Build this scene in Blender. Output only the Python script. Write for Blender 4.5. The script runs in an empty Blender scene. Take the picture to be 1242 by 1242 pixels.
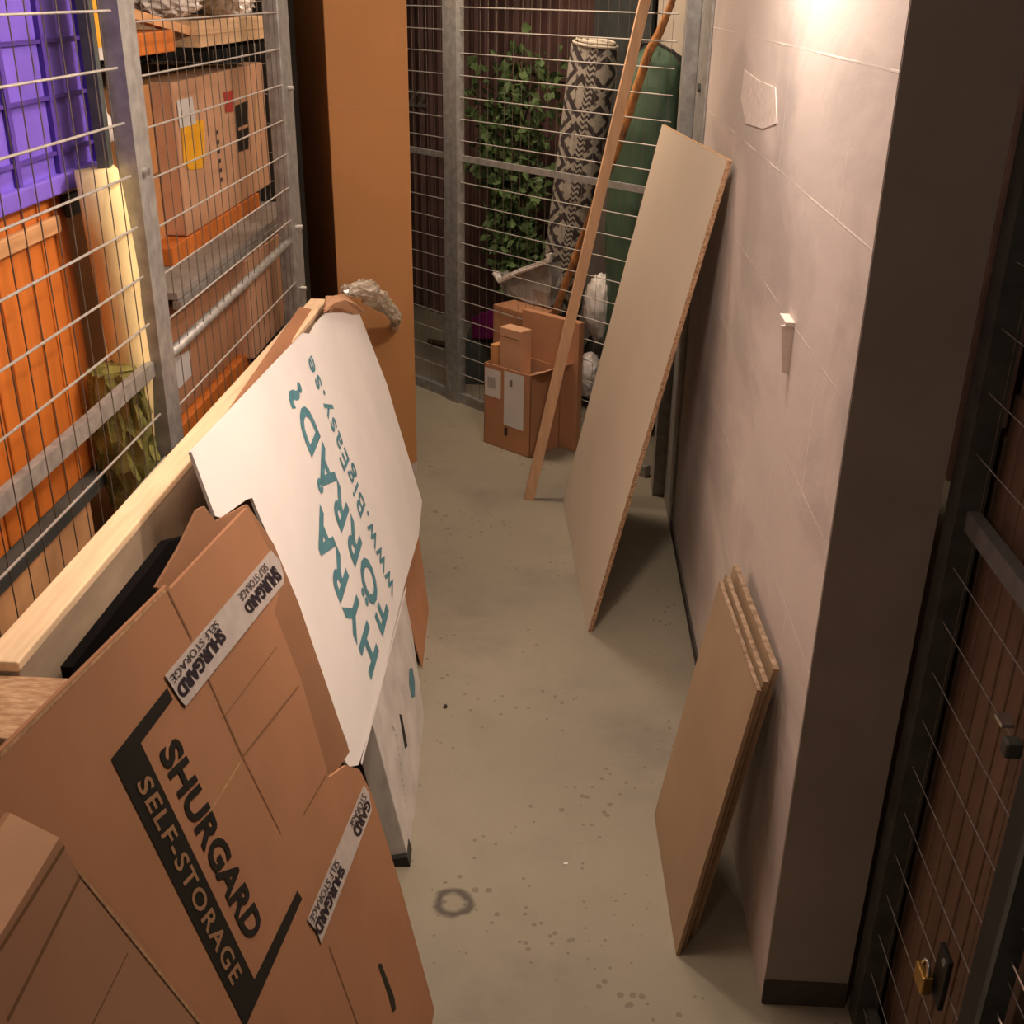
import bpy, bmesh, math, random
from mathutils import Vector, Matrix
random.seed(7)
S = bpy.context.scene
C = S.collection

# ---------------------------------------------------------------- camera
cam_data = bpy.data.cameras.new('camera'); cam = bpy.data.objects.new('camera', cam_data); C.objects.link(cam)
cam_data.sensor_width = 36.0; cam_data.sensor_fit = 'HORIZONTAL'
cam_data.lens = 1360.0 / 1242.0 * 36.0
cam_data.clip_start = 0.02
CR = [(0.9988, -0.0329, 0.0369), (0.0473, 0.4199, -0.9064), (0.0143, 0.907, 0.4209)]
m = Matrix.Identity(4)
for i in range(3):
    for j in range(3): m[i][j] = CR[i][j]
m.translation = (0, 0, 1.9)
cam.matrix_world = m
S.camera = cam

# ---------------------------------------------------------------- world, exposure, lamps and fill lights
w = bpy.data.worlds.new('world'); S.world = w; w.use_nodes = True
w.node_tree.nodes['Background'].inputs[0].default_value = (1.0, 0.72, 0.5, 1)
w.node_tree.nodes['Background'].inputs[1].default_value = 0.02
S.view_settings.view_transform = 'Standard'; S.view_settings.look = 'None'
S.view_settings.gamma = 1.0; S.view_settings.use_curve_mapping = False
S.view_settings.exposure = 0.0

def area(name, loc, size, power, col, target, sy=None):
    l = bpy.data.lights.new(name, 'AREA'); l.energy = power; l.color = col; l.size = size
    if sy: l.shape = 'RECTANGLE'; l.size_y = sy
    o = bpy.data.objects.new(name, l); C.objects.link(o); o.location = loc
    o.rotation_euler = (Vector(target) - Vector(loc)).to_track_quat('-Z', 'Y').to_euler()
    return o
WARM = (1.0, 0.83, 0.71)
l = bpy.data.lights.new('wall_lamp_light', 'POINT'); l.energy = 50; l.color = WARM; l.shadow_soft_size = 0.05
o = bpy.data.objects.new('wall_lamp_light', l); C.objects.link(o); o.location = (0.25, 2.34, 2.30)
area('aisle_fill_light', (-0.9, -0.7, 2.6), 0.4, 10, (1.0, 0.78, 0.62), (0.6, 1.7, 0.4), 0.6)  # added fill behind the camera, belongs to no fixture
area('far_ceiling_light', (-0.45, 4.7, 2.66), 0.25, 38, (1.0, 0.80, 0.62), (-0.3, 4.7, 0), 0.8)
area('unit_fill_light', (-0.45, 1.85, 2.66), 0.2, 12, (1.0, 0.78, 0.60), (-1.0, 1.85, 1.0), 1.9).data.spread = 1.7  # added fill over the aisle, aimed to brighten the left unit

# ---------------------------------------------------------------- planes of the leaning sheets: corner, run, drop, outward normal
PLANES = {}
PLANES['shur'] = ((-0.2105, 1.651, 0), (0.0636, 0.9943, -0.0858), (0.189, -0.0964, -0.9772), (0.9799, -0.0459, 0.1941))
PLANES['near'] = ((-0.1125, 1.646, 0.0194), (0.0636, 0.9943, -0.0858), (0.189, -0.0964, -0.9772), (0.9799, -0.0459, 0.1941))
PLANES['shurback'] = ((-0.2448, 1.653, -0.0068), (0.0636, 0.9943, -0.0858), (0.189, -0.0964, -0.9772), (0.9799, -0.0459, 0.1941))
PLANES['white'] = ((-0.4, 2.103, 0.3854), (-0.0325, 0.9947, -0.0974), (0.2908, -0.0839, -0.9531), (0.9562, 0.0593, 0.2865))
PLANES['brown'] = ((-0.4478, 2.1, 0.3711), (-0.0325, 0.9947, -0.0974), (0.2908, -0.0839, -0.9531), (0.9562, 0.0593, 0.2865))
PLANES['low'] = ((-0.3166, 2.073, -0), (-0.0615, 0.9981, 0), (-0.2062, -0.0127, 0.9784), (0.9766, 0.0602, 0.2066))
PLANES['board'] = ((0.1256, 3.18, 0), (-0.0855, 0.9963, 0), (0.2064, 0.0177, 0.9783), (-0.9747, -0.0837, 0.2071))
PLANES['small'] = ((0.2984, 1.823, 0), (-0.0354, 0.9994, 0), (0.1562, 0.0055, 0.9877), (-0.9871, -0.0349, 0.1563))
PLANES['bsheet'] = ((-0.3648, 3.049, -0), (-0.0098, -1, 0), (-0.0989, 0.001, 0.9951), (0.9951, -0.0098, 0.0989))
def P3(pl, uv, off=0.0):
    P, u, v, n = [Vector(t) for t in PLANES[pl]]
    return P + u * uv[0] + v * uv[1] + n * off

# ---------------------------------------------------------------- materials
def mat(name, col, rough=0.7, metal=0.0, var=0.12, scale=8.0, bump=0.0, bscale=60.0, stretch=(1,1,1), alpha=1.0, trans=0.0, spec=0.3, col2=None):
    m = bpy.data.materials.new(name); m.use_nodes = True
    nt = m.node_tree; b = nt.nodes['Principled BSDF']
    b.inputs['Roughness'].default_value = rough; b.inputs['Metallic'].default_value = metal
    b.inputs['Specular IOR Level'].default_value = spec
    b.inputs['Alpha'].default_value = alpha; b.inputs['Transmission Weight'].default_value = trans
    tc = nt.nodes.new('ShaderNodeTexCoord'); mp = nt.nodes.new('ShaderNodeMapping')
    mp.inputs['Scale'].default_value = stretch
    nt.links.new(tc.outputs['Object'], mp.inputs['Vector'])
    nz = nt.nodes.new('ShaderNodeTexNoise'); nz.inputs['Scale'].default_value = scale; nz.inputs['Detail'].default_value = 6
    nt.links.new(mp.outputs[0], nz.inputs['Vector'])
    rp = nt.nodes.new('ShaderNodeValToRGB'); nt.links.new(nz.outputs['Fac'], rp.inputs[0])
    lo = tuple(c * (1 - var) for c in col); hi = tuple(min(1, c * (1 + var)) for c in col)
    if col2: lo = col2; hi = col
    rp.color_ramp.elements[0].position = 0.35; rp.color_ramp.elements[1].position = 0.65
    rp.color_ramp.elements[0].color = (*lo, 1); rp.color_ramp.elements[1].color = (*hi, 1)
    nt.links.new(rp.outputs[0], b.inputs['Base Color'])
    if bump:
        n2 = nt.nodes.new('ShaderNodeTexNoise'); n2.inputs['Scale'].default_value = bscale; n2.inputs['Detail'].default_value = 5
        nt.links.new(mp.outputs[0], n2.inputs['Vector'])
        bp = nt.nodes.new('ShaderNodeBump'); bp.inputs['Strength'].default_value = bump; bp.inputs['Distance'].default_value = 0.004
        nt.links.new(n2.outputs['Fac'], bp.inputs['Height']); nt.links.new(bp.outputs[0], b.inputs['Normal'])
    m['mix'] = 1
    return m

def nodes_of(m): return m.node_tree, m.node_tree.nodes['Principled BSDF']
def math_n(nt, op, a, b=None, c=None):
    n = nt.nodes.new('ShaderNodeMath'); n.operation = op
    for i, x in enumerate((a, b, c)):
        if x is None: continue
        if isinstance(x, (int, float)): n.inputs[i].default_value = x
        else: nt.links.new(x, n.inputs[i])
    return n.outputs[0]
def mixc(nt, fac, a, b):
    n = nt.nodes.new('ShaderNodeMix'); n.data_type = 'RGBA'
    if isinstance(fac, (int, float)): n.inputs[0].default_value = fac
    else: nt.links.new(fac, n.inputs[0])
    for i, x in ((6, a), (7, b)):
        if isinstance(x, tuple): n.inputs[i].default_value = (*x, 1)
        else: nt.links.new(x, n.inputs[i])
    return n.outputs[2]

M = {}
M['card'] = mat('cardboard', (0.42, 0.205, 0.105), 0.85, var=0.07, scale=5, bump=0.15, bscale=35)
M['card_dark'] = mat('cardboard_crease', (0.24, 0.12, 0.055), 0.9, var=0.1)
M['card_light'] = mat('cardboard_pale', (0.55, 0.31, 0.18), 0.85, var=0.07, scale=6)
M['card_orange'] = mat('cardboard_ochre', (0.57, 0.28, 0.11), 0.85, var=0.05, scale=2.5)
M['card_edge'] = mat('cardboard_cut_edge', (0.52, 0.32, 0.17), 0.9, var=0.2, scale=120)
M['white_card'] = mat('white_coated_card', (0.82, 0.78, 0.76), 0.6, var=0.03, scale=5, bump=0.08, bscale=25)
M['white_dirty'] = mat('scuffed_white_card', (0.62, 0.58, 0.55), 0.7, var=0.12, scale=9, stretch=(3, 1, 1))
M['teal'] = mat('teal_print', (0.085, 0.235, 0.29), 0.6, var=0.1, scale=30)
M['black'] = mat('black_print', (0.012, 0.011, 0.008), 0.6, var=0.1)
M['ink_purple'] = mat('dark_ink', (0.03, 0.02, 0.03), 0.6, var=0.1)
M['tan_print'] = mat('unprinted_card', (0.36, 0.20, 0.10), 0.85, var=0.1)
M['tape'] = mat('white_packing_tape', (0.60, 0.53, 0.49), 0.35, var=0.06, scale=40, spec=0.5)
M['galv'] = mat('galvanised_steel', (0.34, 0.33, 0.31), 0.55, 0.55, var=0.18, scale=30)
M['galv_dark'] = mat('weathered_dark_steel', (0.09, 0.095, 0.085), 0.6, 0.4, var=0.2, scale=20)
M['galv_dark2'] = mat('dull_grey_steel', (0.17, 0.165, 0.16), 0.6, 0.4, var=0.2, scale=20)
M['wire'] = mat('galvanised_wire', (0.48, 0.45, 0.41), 0.45, 0.5, var=0.1, scale=40)
M['wire_dark'] = mat('dull_wire', (0.15, 0.12, 0.09), 0.7, 0.2, var=0.1, scale=40)
M['melamine'] = mat('beige_melamine', (0.56, 0.47, 0.37), 0.55, var=0.03, scale=3)
M['worn'] = mat('worn_board_edge', (0.34, 0.24, 0.16), 0.95, scale=60, bump=0.5, bscale=90, col2=(0.16, 0.10, 0.06))
M['chip'] = mat('chipboard_edge', (0.50, 0.31, 0.18), 0.95, scale=160, bump=0.5, bscale=200, col2=(0.20, 0.10, 0.05))
M['chip_pale'] = mat('pale_chipboard', (0.62, 0.40, 0.24), 0.95, scale=45, bump=0.6, bscale=90, col2=(0.42, 0.23, 0.12), stretch=(1, 3, 1))
M['hdf'] = mat('brown_hardboard', (0.37, 0.25, 0.15), 0.7, var=0.06, scale=4)
M['pine_top'] = mat('bright_raw_pine', (0.86, 0.63, 0.40), 0.75, var=0.08, scale=10, stretch=(9, 0.7, 9))
M['black_and_shade'] = mat('matt_black_and_shade', (0.006, 0.005, 0.005), 0.95, var=0.1, spec=0.05)  # black parts, and the painted shade between slab and printed sheet
M['card_shaded'] = mat('shaded_cardboard', (0.31, 0.155, 0.08), 0.9, var=0.07, scale=6)  # darker copy of the cardboard, shade of the back strip put into its colour
M['card2'] = mat('cardboard_lighter_flap', (0.47, 0.245, 0.135), 0.85, var=0.07, scale=5, bump=0.15, bscale=35)
M['pine'] = mat('raw_pine', (0.62, 0.40, 0.22), 0.75, var=0.1, scale=10, stretch=(9, 0.7, 9))
M['pine_side'] = mat('weathered_plank', (0.34, 0.25, 0.17), 0.8, var=0.2, scale=5, stretch=(3, 0.8, 3))
M['lath'] = mat('pale_lath', (0.50, 0.30, 0.17), 0.8, var=0.1, scale=6, stretch=(6, 6, 0.6))
M['bark'] = mat('orange_bark_pole', (0.58, 0.26, 0.08), 0.85, scale=14, bump=0.5, bscale=30, col2=(0.22, 0.09, 0.035))
M['orange_wood'] = mat('orange_pine_boards', (0.55, 0.155, 0.022), 0.6, var=0.14, scale=5, stretch=(5, 5, 0.5))
M['peach_wood'] = mat('peach_board', (0.58, 0.31, 0.14), 0.75, var=0.2, scale=7)
M['brown_wood'] = mat('brown_boards', (0.19, 0.115, 0.075), 0.75, var=0.16, scale=4, stretch=(5, 5, 0.6))
M['purple'] = mat('purple_plastic', (0.19, 0.115, 0.62), 0.5, var=0.12, scale=9)
M['purple_shade'] = mat('purple_rib_shade', (0.09, 0.045, 0.32), 0.5, var=0.1, scale=9)  # ribs coloured darker to draw their shadow lines on the crate
M['yellow_foam'] = mat('yellow_foam', (0.85, 0.68, 0.34), 0.75, var=0.1, scale=10, bump=0.4, bscale=25)
M['film'] = mat('clear_plastic_film', (0.85, 0.78, 0.68), 0.18, var=0.1, scale=20, alpha=0.6, spec=0.8, bump=0.8, bscale=25)
M['film_green'] = mat('olive_plastic_film', (0.25, 0.24, 0.07), 0.15, var=0.4, scale=25, alpha=0.75, spec=0.9, bump=1.0, bscale=30)
M['white_bag'] = mat('white_plastic_bag', (0.72, 0.66, 0.60), 0.35, var=0.1, scale=12, bump=0.8, bscale=20, spec=0.6)
M['paper'] = mat('white_paper_label', (0.62, 0.60, 0.57), 0.7, var=0.03)
M['yellow'] = mat('yellow_print', (0.85, 0.42, 0.02), 0.6, var=0.05)
M['red'] = mat('red_print', (0.45, 0.045, 0.03), 0.6, var=0.1)
M['grey_board'] = mat('grey_shelf_board', (0.25, 0.22, 0.19), 0.7, var=0.12, scale=20)
M['maroon'] = mat('maroon_sheet_metal', (0.13, 0.07, 0.06), 0.6, 0.1, var=0.2, scale=5)
M['black_void'] = mat('dark_partition', (0.02, 0.018, 0.016), 0.8, var=0.2)
M['black_plastic'] = mat('black_plastic', (0.02, 0.02, 0.018), 0.5, var=0.2)
M['slate'] = mat('dark_slate_plastic', (0.06, 0.065, 0.06), 0.5, var=0.2)
M['leaf'] = mat('green_leaf', (0.075, 0.12, 0.04), 0.55, var=0.5, scale=12)
M['stem'] = mat('brown_stem', (0.06, 0.04, 0.02), 0.8, var=0.2)
M['sack'] = mat('green_woven_sack', (0.060, 0.100, 0.060), 0.6, var=0.14, scale=9, bump=0.5, bscale=12)
M['cream'] = mat('cream_board', (0.50, 0.43, 0.34), 0.7, var=0.05)
M['magenta'] = mat('magenta_plastic', (0.16, 0.008, 0.09), 0.5, var=0.1)
M['silver_bag'] = mat('silver_plastic_bag', (0.34, 0.31, 0.28), 0.3, 0.2, var=0.2, scale=10, bump=0.9, bscale=18, spec=0.7)
M['brass'] = mat('brass', (0.60, 0.36, 0.10), 0.35, 0.9, var=0.1)
M['chrome'] = mat('bright_steel', (0.70, 0.68, 0.64), 0.25, 0.9, var=0.1)
M['plaster'] = mat('rough_plaster', (0.68, 0.58, 0.52), 0.9, var=0.06, scale=30, bump=0.45, bscale=50)
M['ceil'] = mat('ceiling_concrete', (0.35, 0.32, 0.29), 0.9, var=0.08, scale=4)
M['dark_wall'] = mat('dark_wall_paint', (0.16, 0.13, 0.11), 0.9, var=0.08, scale=4)
M['pillar'] = mat('shaded_wall_end', (0.34, 0.29, 0.25), 0.9, var=0.06, scale=6, bump=0.3, bscale=30)  # darker than the wall: shade of the face turned from the lamp, as colour
M['plinth'] = mat('dark_plinth', (0.07, 0.06, 0.05), 0.9, var=0.1)
M['blue'] = mat('blue_black_fabric', (0.02, 0.022, 0.035), 0.8, var=0.3, scale=8)
M['lamp_glass'] = mat('lamp_glass', (0.9, 0.85, 0.75), 0.4, var=0.02)
nt, b = nodes_of(M['lamp_glass']); b.inputs['Emission Color'].default_value = (*WARM, 1); b.inputs['Emission Strength'].default_value = 20

# floor: trowelled concrete with stains, specks and one ring mark
fm = mat('concrete_floor', (0.285, 0.25, 0.18), 0.62, var=0.15, scale=2.2, bump=0.12, bscale=14, spec=0.35)
nt, b = nodes_of(fm)
tc = [n for n in nt.nodes if n.type == 'TEX_COORD'][0].outputs['Object']
base = [n for n in nt.nodes if n.type == 'VALTORGB'][0].outputs[0]
big = nt.nodes.new('ShaderNodeTexNoise'); big.inputs['Scale'].default_value = 1.1; big.inputs['Detail'].default_value = 8; big.inputs['Roughness'].default_value = 0.62
nt.links.new(tc, big.inputs['Vector'])
f1 = nt.nodes.new('ShaderNodeMapRange'); f1.inputs[1].default_value = 0.44; f1.inputs[2].default_value = 0.62; f1.inputs[4].default_value = 0.8
nt.links.new(big.outputs['Fac'], f1.inputs[0])
c1 = mixc(nt, f1.outputs[0], base, (0.165, 0.142, 0.115))
vor = nt.nodes.new('ShaderNodeTexVoronoi'); vor.inputs['Scale'].default_value = 29
nt.links.new(tc, vor.inputs['Vector'])
msk = nt.nodes.new('ShaderNodeTexNoise'); msk.inputs['Scale'].default_value = 3.4; nt.links.new(tc, msk.inputs['Vector'])
rad = math_n(nt, 'MULTIPLY', math_n(nt, 'SUBTRACT', msk.outputs['Fac'], 0.38), 0.80)
spot = math_n(nt, 'LESS_THAN', vor.outputs['Distance'], rad)
c2 = mixc(nt, math_n(nt, 'MULTIPLY', spot, 0.55), c1, (0.11, 0.08, 0.05))
vd = nt.nodes.new('ShaderNodeVectorMath'); vd.operation = 'DISTANCE'; nt.links.new(tc, vd.inputs[0]); vd.inputs[1].default_value = (-0.200, 1.950, 0)
wob = nt.nodes.new('ShaderNodeTexNoise'); wob.inputs['Scale'].default_value = 26; nt.links.new(tc, wob.inputs['Vector'])
dd = math_n(nt, 'ADD', vd.outputs['Value'], math_n(nt, 'MULTIPLY', math_n(nt, 'SUBTRACT', wob.outputs['Fac'], 0.5), 0.03))
ring = math_n(nt, 'SUBTRACT', 1.0, math_n(nt, 'MULTIPLY', math_n(nt, 'ABSOLUTE', math_n(nt, 'SUBTRACT', dd, 0.036)), 62))
ringc = math_n(nt, 'MULTIPLY', math_n(nt, 'MAXIMUM', ring, 0.0), 1.1)
ringc = math_n(nt, 'MINIMUM', ringc, 0.85)
c3 = mixc(nt, ringc, c2, (0.055, 0.042, 0.035))
nt.links.new(c3, b.inputs['Base Color'])
M['floor'] = fm

# painted block wall: aerated blocks, thin raised joints, patchy paint
wm = mat('painted_block_wall', (0.70, 0.60, 0.54), 0.55, var=0.05, scale=3.5, bump=0.0, spec=0.35, stretch=(1, 0.45, 1))
nt, b = nodes_of(wm)
tc = [n for n in nt.nodes if n.type == 'TEX_COORD'][0].outputs['Object']
base = [n for n in nt.nodes if n.type == 'VALTORGB'][0].outputs[0]
sx = nt.nodes.new('ShaderNodeSeparateXYZ'); nt.links.new(tc, sx.inputs[0])
cb = nt.nodes.new('ShaderNodeCombineXYZ')
nt.links.new(math_n(nt, 'ADD', sx.outputs[1], 0.15), cb.inputs[0]); nt.links.new(math_n(nt, 'ADD', sx.outputs[2], -0.055), cb.inputs[1])
bk = nt.nodes.new('ShaderNodeTexBrick'); nt.links.new(cb.outputs[0], bk.inputs['Vector'])
bk.inputs['Scale'].default_value = 1.0; bk.inputs['Brick Width'].default_value = 0.6; bk.inputs['Row Height'].default_value = 0.25
bk.inputs['Mortar Size'].default_value = 0.0022; bk.inputs['Mortar Smooth'].default_value = 0.3
st = nt.nodes.new('ShaderNodeTexNoise'); st.inputs['Scale'].default_value = 2.2; st.inputs['Detail'].default_value = 7; st.inputs['Distortion'].default_value = 0.8
mp2 = nt.nodes.new('ShaderNodeMapping'); mp2.inputs['Scale'].default_value = (1, 0.5, 1.1); mp2.inputs['Rotation'].default_value = (0.45, 0, 0)
nt.links.new(tc, mp2.inputs[0]); nt.links.new(mp2.outputs[0], st.inputs['Vector'])
f2 = nt.nodes.new('ShaderNodeMapRange'); f2.inputs[1].default_value = 0.46; f2.inputs[2].default_value = 0.60; nt.links.new(st.outputs['Fac'], f2.inputs[0])
c1 = mixc(nt, math_n(nt, 'MULTIPLY', f2.outputs[0], 0.8), base, (0.49, 0.42, 0.385))
jn = nt.nodes.new('ShaderNodeTexNoise'); jn.inputs['Scale'].default_value = 4.0; nt.links.new(tc, jn.inputs['Vector'])
jf = nt.nodes.new('ShaderNodeMapRange'); jf.inputs[1].default_value = 0.45; jf.inputs[2].default_value = 0.6; nt.links.new(jn.outputs['Fac'], jf.inputs[0])
jm = math_n(nt, 'MULTIPLY', bk.outputs['Fac'], math_n(nt, 'ADD', math_n(nt, 'MULTIPLY', jf.outputs[0], 0.75), 0.05))
c2 = mixc(nt, jm, c1, (0.85, 0.76, 0.68))
nt.links.new(c2, b.inputs['Base Color'])
bn = nt.nodes.new('ShaderNodeTexNoise'); bn.inputs['Scale'].default_value = 24; bn.inputs['Detail'].default_value = 7; nt.links.new(mp2.outputs[0], bn.inputs['Vector'])
h = math_n(nt, 'ADD', math_n(nt, 'MULTIPLY', bn.outputs['Fac'], 0.5), math_n(nt, 'ADD', math_n(nt, 'MULTIPLY', jm, 1.0), math_n(nt, 'MULTIPLY', f2.outputs[0], 0.5)))
bp = nt.nodes.new('ShaderNodeBump'); bp.inputs['Strength'].default_value = 0.5; bp.inputs['Distance'].default_value = 0.004
nt.links.new(h, bp.inputs['Height']); nt.links.new(bp.outputs[0], b.inputs['Normal'])
M['wall'] = wm

# woven rug: cream ground with dark lozenges, dots and bars; the roll is mapped by angle and height
rm = mat('patterned_rug', (0.30, 0.27, 0.22), 0.95, var=0.1, scale=60)
nt, b = nodes_of(rm)
uvn = nt.nodes.new('ShaderNodeUVMap'); uvn.uv_map = 'uv'
sx = nt.nodes.new('ShaderNodeSeparateXYZ'); nt.links.new(uvn.outputs[0], sx.inputs[0])
U, V = sx.outputs[0], sx.outputs[1]
def tri(x, p): return math_n(nt, 'ABSOLUTE', math_n(nt, 'SUBTRACT', math_n(nt, 'FRACT', math_n(nt, 'DIVIDE', x, p)), 0.5))
a_ = math_n(nt, 'ADD', tri(U, 0.20), tri(V, 0.20))
d1 = math_n(nt, 'LESS_THAN', math_n(nt, 'ABSOLUTE', math_n(nt, 'SUBTRACT', a_, 0.62)), 0.09)
d2 = math_n(nt, 'LESS_THAN', math_n(nt, 'ABSOLUTE', math_n(nt, 'SUBTRACT', a_, 0.30)), 0.07)
d3 = math_n(nt, 'LESS_THAN', math_n(nt, 'ADD', tri(U, 0.05), tri(V, 0.05)), 0.22)
s_ = math_n(nt, 'MAXIMUM', d1, d2)
strip = math_n(nt, 'LESS_THAN', tri(U, 0.32), 0.06)
zz = math_n(nt, 'LESS_THAN', math_n(nt, 'FRACT', math_n(nt, 'DIVIDE', math_n(nt, 'ADD', V, math_n(nt, 'MULTIPLY', tri(U, 0.03), 0.03)), 0.024)), 0.5)
n = nt.nodes.new('ShaderNodeMix'); n.data_type = 'FLOAT'; nt.links.new(strip, n.inputs[0]); nt.links.new(math_n(nt, 'MAXIMUM', s_, math_n(nt, 'MULTIPLY', d3, 0.8)), n.inputs[2]); nt.links.new(zz, n.inputs[3])
base = [q for q in nt.nodes if q.type == 'VALTORGB'][0].outputs[0]
nt.links.new(mixc(nt, math_n(nt, 'MULTIPLY', n.outputs[0], 0.93), base, (0.022, 0.015, 0.018)), b.inputs['Base Color'])
M['rug'] = rm

# ---------------------------------------------------------------- mesh helpers
def add_poly_prism(bm, pts, off):
    """closed solid between polygon pts and the same polygon moved by off"""
    off = Vector(off); n = len(pts)
    a = [bm.verts.new(p) for p in pts]; c = [bm.verts.new(Vector(p) + off) for p in pts]
    bm.faces.new(a); bm.faces.new(list(reversed(c)))
    for i in range(n): bm.faces.new((a[i], c[i], c[(i + 1) % n], a[(i + 1) % n]))
def add_box(bm, x0, x1, y0, y1, z0, z1, mtx=None):
    p = [Vector((x, y, z)) for z in (z0, z1) for x, y in ((x0, y0), (x1, y0), (x1, y1), (x0, y1))]
    if mtx: p = [mtx @ q for q in p]
    add_poly_prism(bm, p[:4], p[4] - p[0])
def add_tube(bm, a, b, r, seg=8, r2=None):
    a = Vector(a); b = Vector(b); d = (b - a).normalized(); r2 = r if r2 is None else r2
    s = d.orthogonal().normalized(); t = d.cross(s)
    A = [bm.verts.new(a + (s * math.cos(k * 2 * math.pi / seg) + t * math.sin(k * 2 * math.pi / seg)) * r) for k in range(seg)]
    B = [bm.verts.new(b + (s * math.cos(k * 2 * math.pi / seg) + t * math.sin(k * 2 * math.pi / seg)) * r2) for k in range(seg)]
    bm.faces.new(list(reversed(A))); bm.faces.new(B)
    for k in range(seg): bm.faces.new((A[k], A[(k + 1) % seg], B[(k + 1) % seg], B[k]))
def path_tube(bm, pts, rs, seg=10):
    rings = []
    for i, p in enumerate(pts):
        p = Vector(p); d = (Vector(pts[min(i + 1, len(pts) - 1)]) - Vector(pts[max(i - 1, 0)])).normalized()
        s = d.cross(Vector((0.3, 1, 0.2))).normalized(); t = d.cross(s)
        r = rs[i] if isinstance(rs, (list, tuple)) else rs
        rings.append([bm.verts.new(p + (s * math.cos(k * 2 * math.pi / seg) + t * math.sin(k * 2 * math.pi / seg)) * r) for k in range(seg)])
    for A, B in zip(rings, rings[1:]):
        for k in range(seg): bm.faces.new((A[k], A[(k + 1) % seg], B[(k + 1) % seg], B[k]))
    bm.faces.new(list(reversed(rings[0]))); bm.faces.new(rings[-1])
def obj(name, bm, material, parent=None, smooth=False, origin=None, bevel=0.0):
    bm.normal_update()
    bmesh.ops.triangulate(bm, faces=[f for f in bm.faces if len(f.verts) > 4])
    bmesh.ops.recalc_face_normals(bm, faces=bm.faces)
    vs = [v.co.copy() for v in bm.verts]
    if parent is not None: org = world_of(parent)
    elif origin is not None: org = Vector(origin)
    else:
        lo = [min(v[i] for v in vs) for i in range(3)]; hi = [max(v[i] for v in vs) for i in range(3)]
        org = Vector(((lo[0] + hi[0]) / 2, (lo[1] + hi[1]) / 2, lo[2]))
    for v in bm.verts: v.co -= org
    me = bpy.data.meshes.new(name); bm.to_mesh(me); bm.free()
    if smooth:
        for p in me.polygons: p.use_smooth = True
    me.materials.append(M[material])
    o = bpy.data.objects.new(name, me); C.objects.link(o)
    if parent is not None: o.parent = parent
    else: o.location = org
    if bevel:
        md = o.modifiers.new('bevel', 'BEVEL'); md.width = bevel; md.segments = 2; md.limit_method = 'ANGLE'
    return o
def world_of(o):
    v = Vector((0, 0, 0))
    while o is not None: v += o.location; o = o.parent
    return v
def tag(o, label, cat, group=None):
    o['label'] = label; o['category'] = cat
    if group: o['group'] = group
    return o
def thing(name, label, cat, loc, group=None):
    o = bpy.data.objects.new(name, None); C.objects.link(o); o.location = loc; o.empty_display_size = 0.05
    return tag(o, label, cat, group)
def struct(name, bm, material, **k):
    o = obj(name, bm, material, **k); o['kind'] = 'structure'; return o
def box(name, material, dims, parent=None, bevel=0.0, mtx=None):
    bm = bmesh.new(); add_box(bm, *dims, mtx=mtx); return obj(name, bm, material, parent, bevel=bevel)
def sheet(name, pl, uv, th, material, parent=None, off=0.0, bevel=0.0):
    """a flat sheet in plane pl with outline uv and real thickness th behind its face"""
    n = Vector(PLANES[pl][3]); bm = bmesh.new()
    add_poly_prism(bm, [P3(pl, p, off) for p in uv], -n * th)
    return obj(name, bm, material, parent, bevel=bevel)
def decal(name, pl, uv, material, parent, off=0.0008):
    bm = bmesh.new(); bm.faces.new([bm.verts.new(P3(pl, p, off)) for p in uv])
    n = Vector(PLANES[pl][3]); o = obj(name, bm, material, parent); return o
_dg = None
def text_verts(s, bold, space=1.0):
    cu = bpy.data.curves.new('t', 'FONT'); cu.body = s; cu.size = 1.0; cu.offset = bold; cu.space_character = space; cu.resolution_u = 3
    ob = bpy.data.objects.new('t', cu); C.objects.link(ob); bpy.context.view_layer.update()
    me = bpy.data.meshes.new_from_object(ob.evaluated_get(bpy.context.evaluated_depsgraph_get()))
    vs = [v.co.copy() for v in me.vertices]; fs = [list(p.vertices) for p in me.polygons]
    bpy.data.objects.remove(ob); bpy.data.meshes.remove(me); bpy.data.curves.remove(cu)
    return vs, fs
def lettering(name, s, quad3, material, parent, bold=0.02, space=1.0):
    """letters laid in the 3D quad: start-base, end-base, end-top, start-top (cap height)"""
    vs, fs = text_verts(s, bold, space); hv, _ = text_verts('H', bold)
    cap = max(v.y for v in hv); x0 = min(v.x for v in vs); x1 = max(v.x for v in vs)
    q = [Vector(p) for p in quad3]; bm = bmesh.new(); bv = []
    for v in vs:
        a = (v.x - x0) / (x1 - x0); c = v.y / cap
        bv.append(bm.verts.new((q[0] * (1 - a) + q[1] * a) * (1 - c) + (q[3] * (1 - a) + q[2] * a) * c))
    for f in fs:
        try: bm.faces.new([bv[i] for i in f])
        except ValueError: pass
    return obj(name, bm, material, parent)
def letters_on(name, s, pl, uvq, material, parent, bold=0.02, off=0.0012, space=1.0):
    return lettering(name, s, [P3(pl, p, off) for p in uvq], material, parent, bold, space)
def line_on(bm, pl, a, c, wd, off=0.0006):
    a = P3(pl, a, off); c = P3(pl, c, off); n = Vector(PLANES[pl][3]); s = (c - a).cross(n).normalized() * wd / 2
    bm.faces.new([bm.verts.new(p) for p in (a + s, c + s, c - s, a - s)])
def crumple(bm, amt, seed=1):
    r = random.Random(seed)
    for v in bm.verts: v.co += Vector((r.uniform(-amt, amt), r.uniform(-amt, amt), r.uniform(-amt, amt)))
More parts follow.
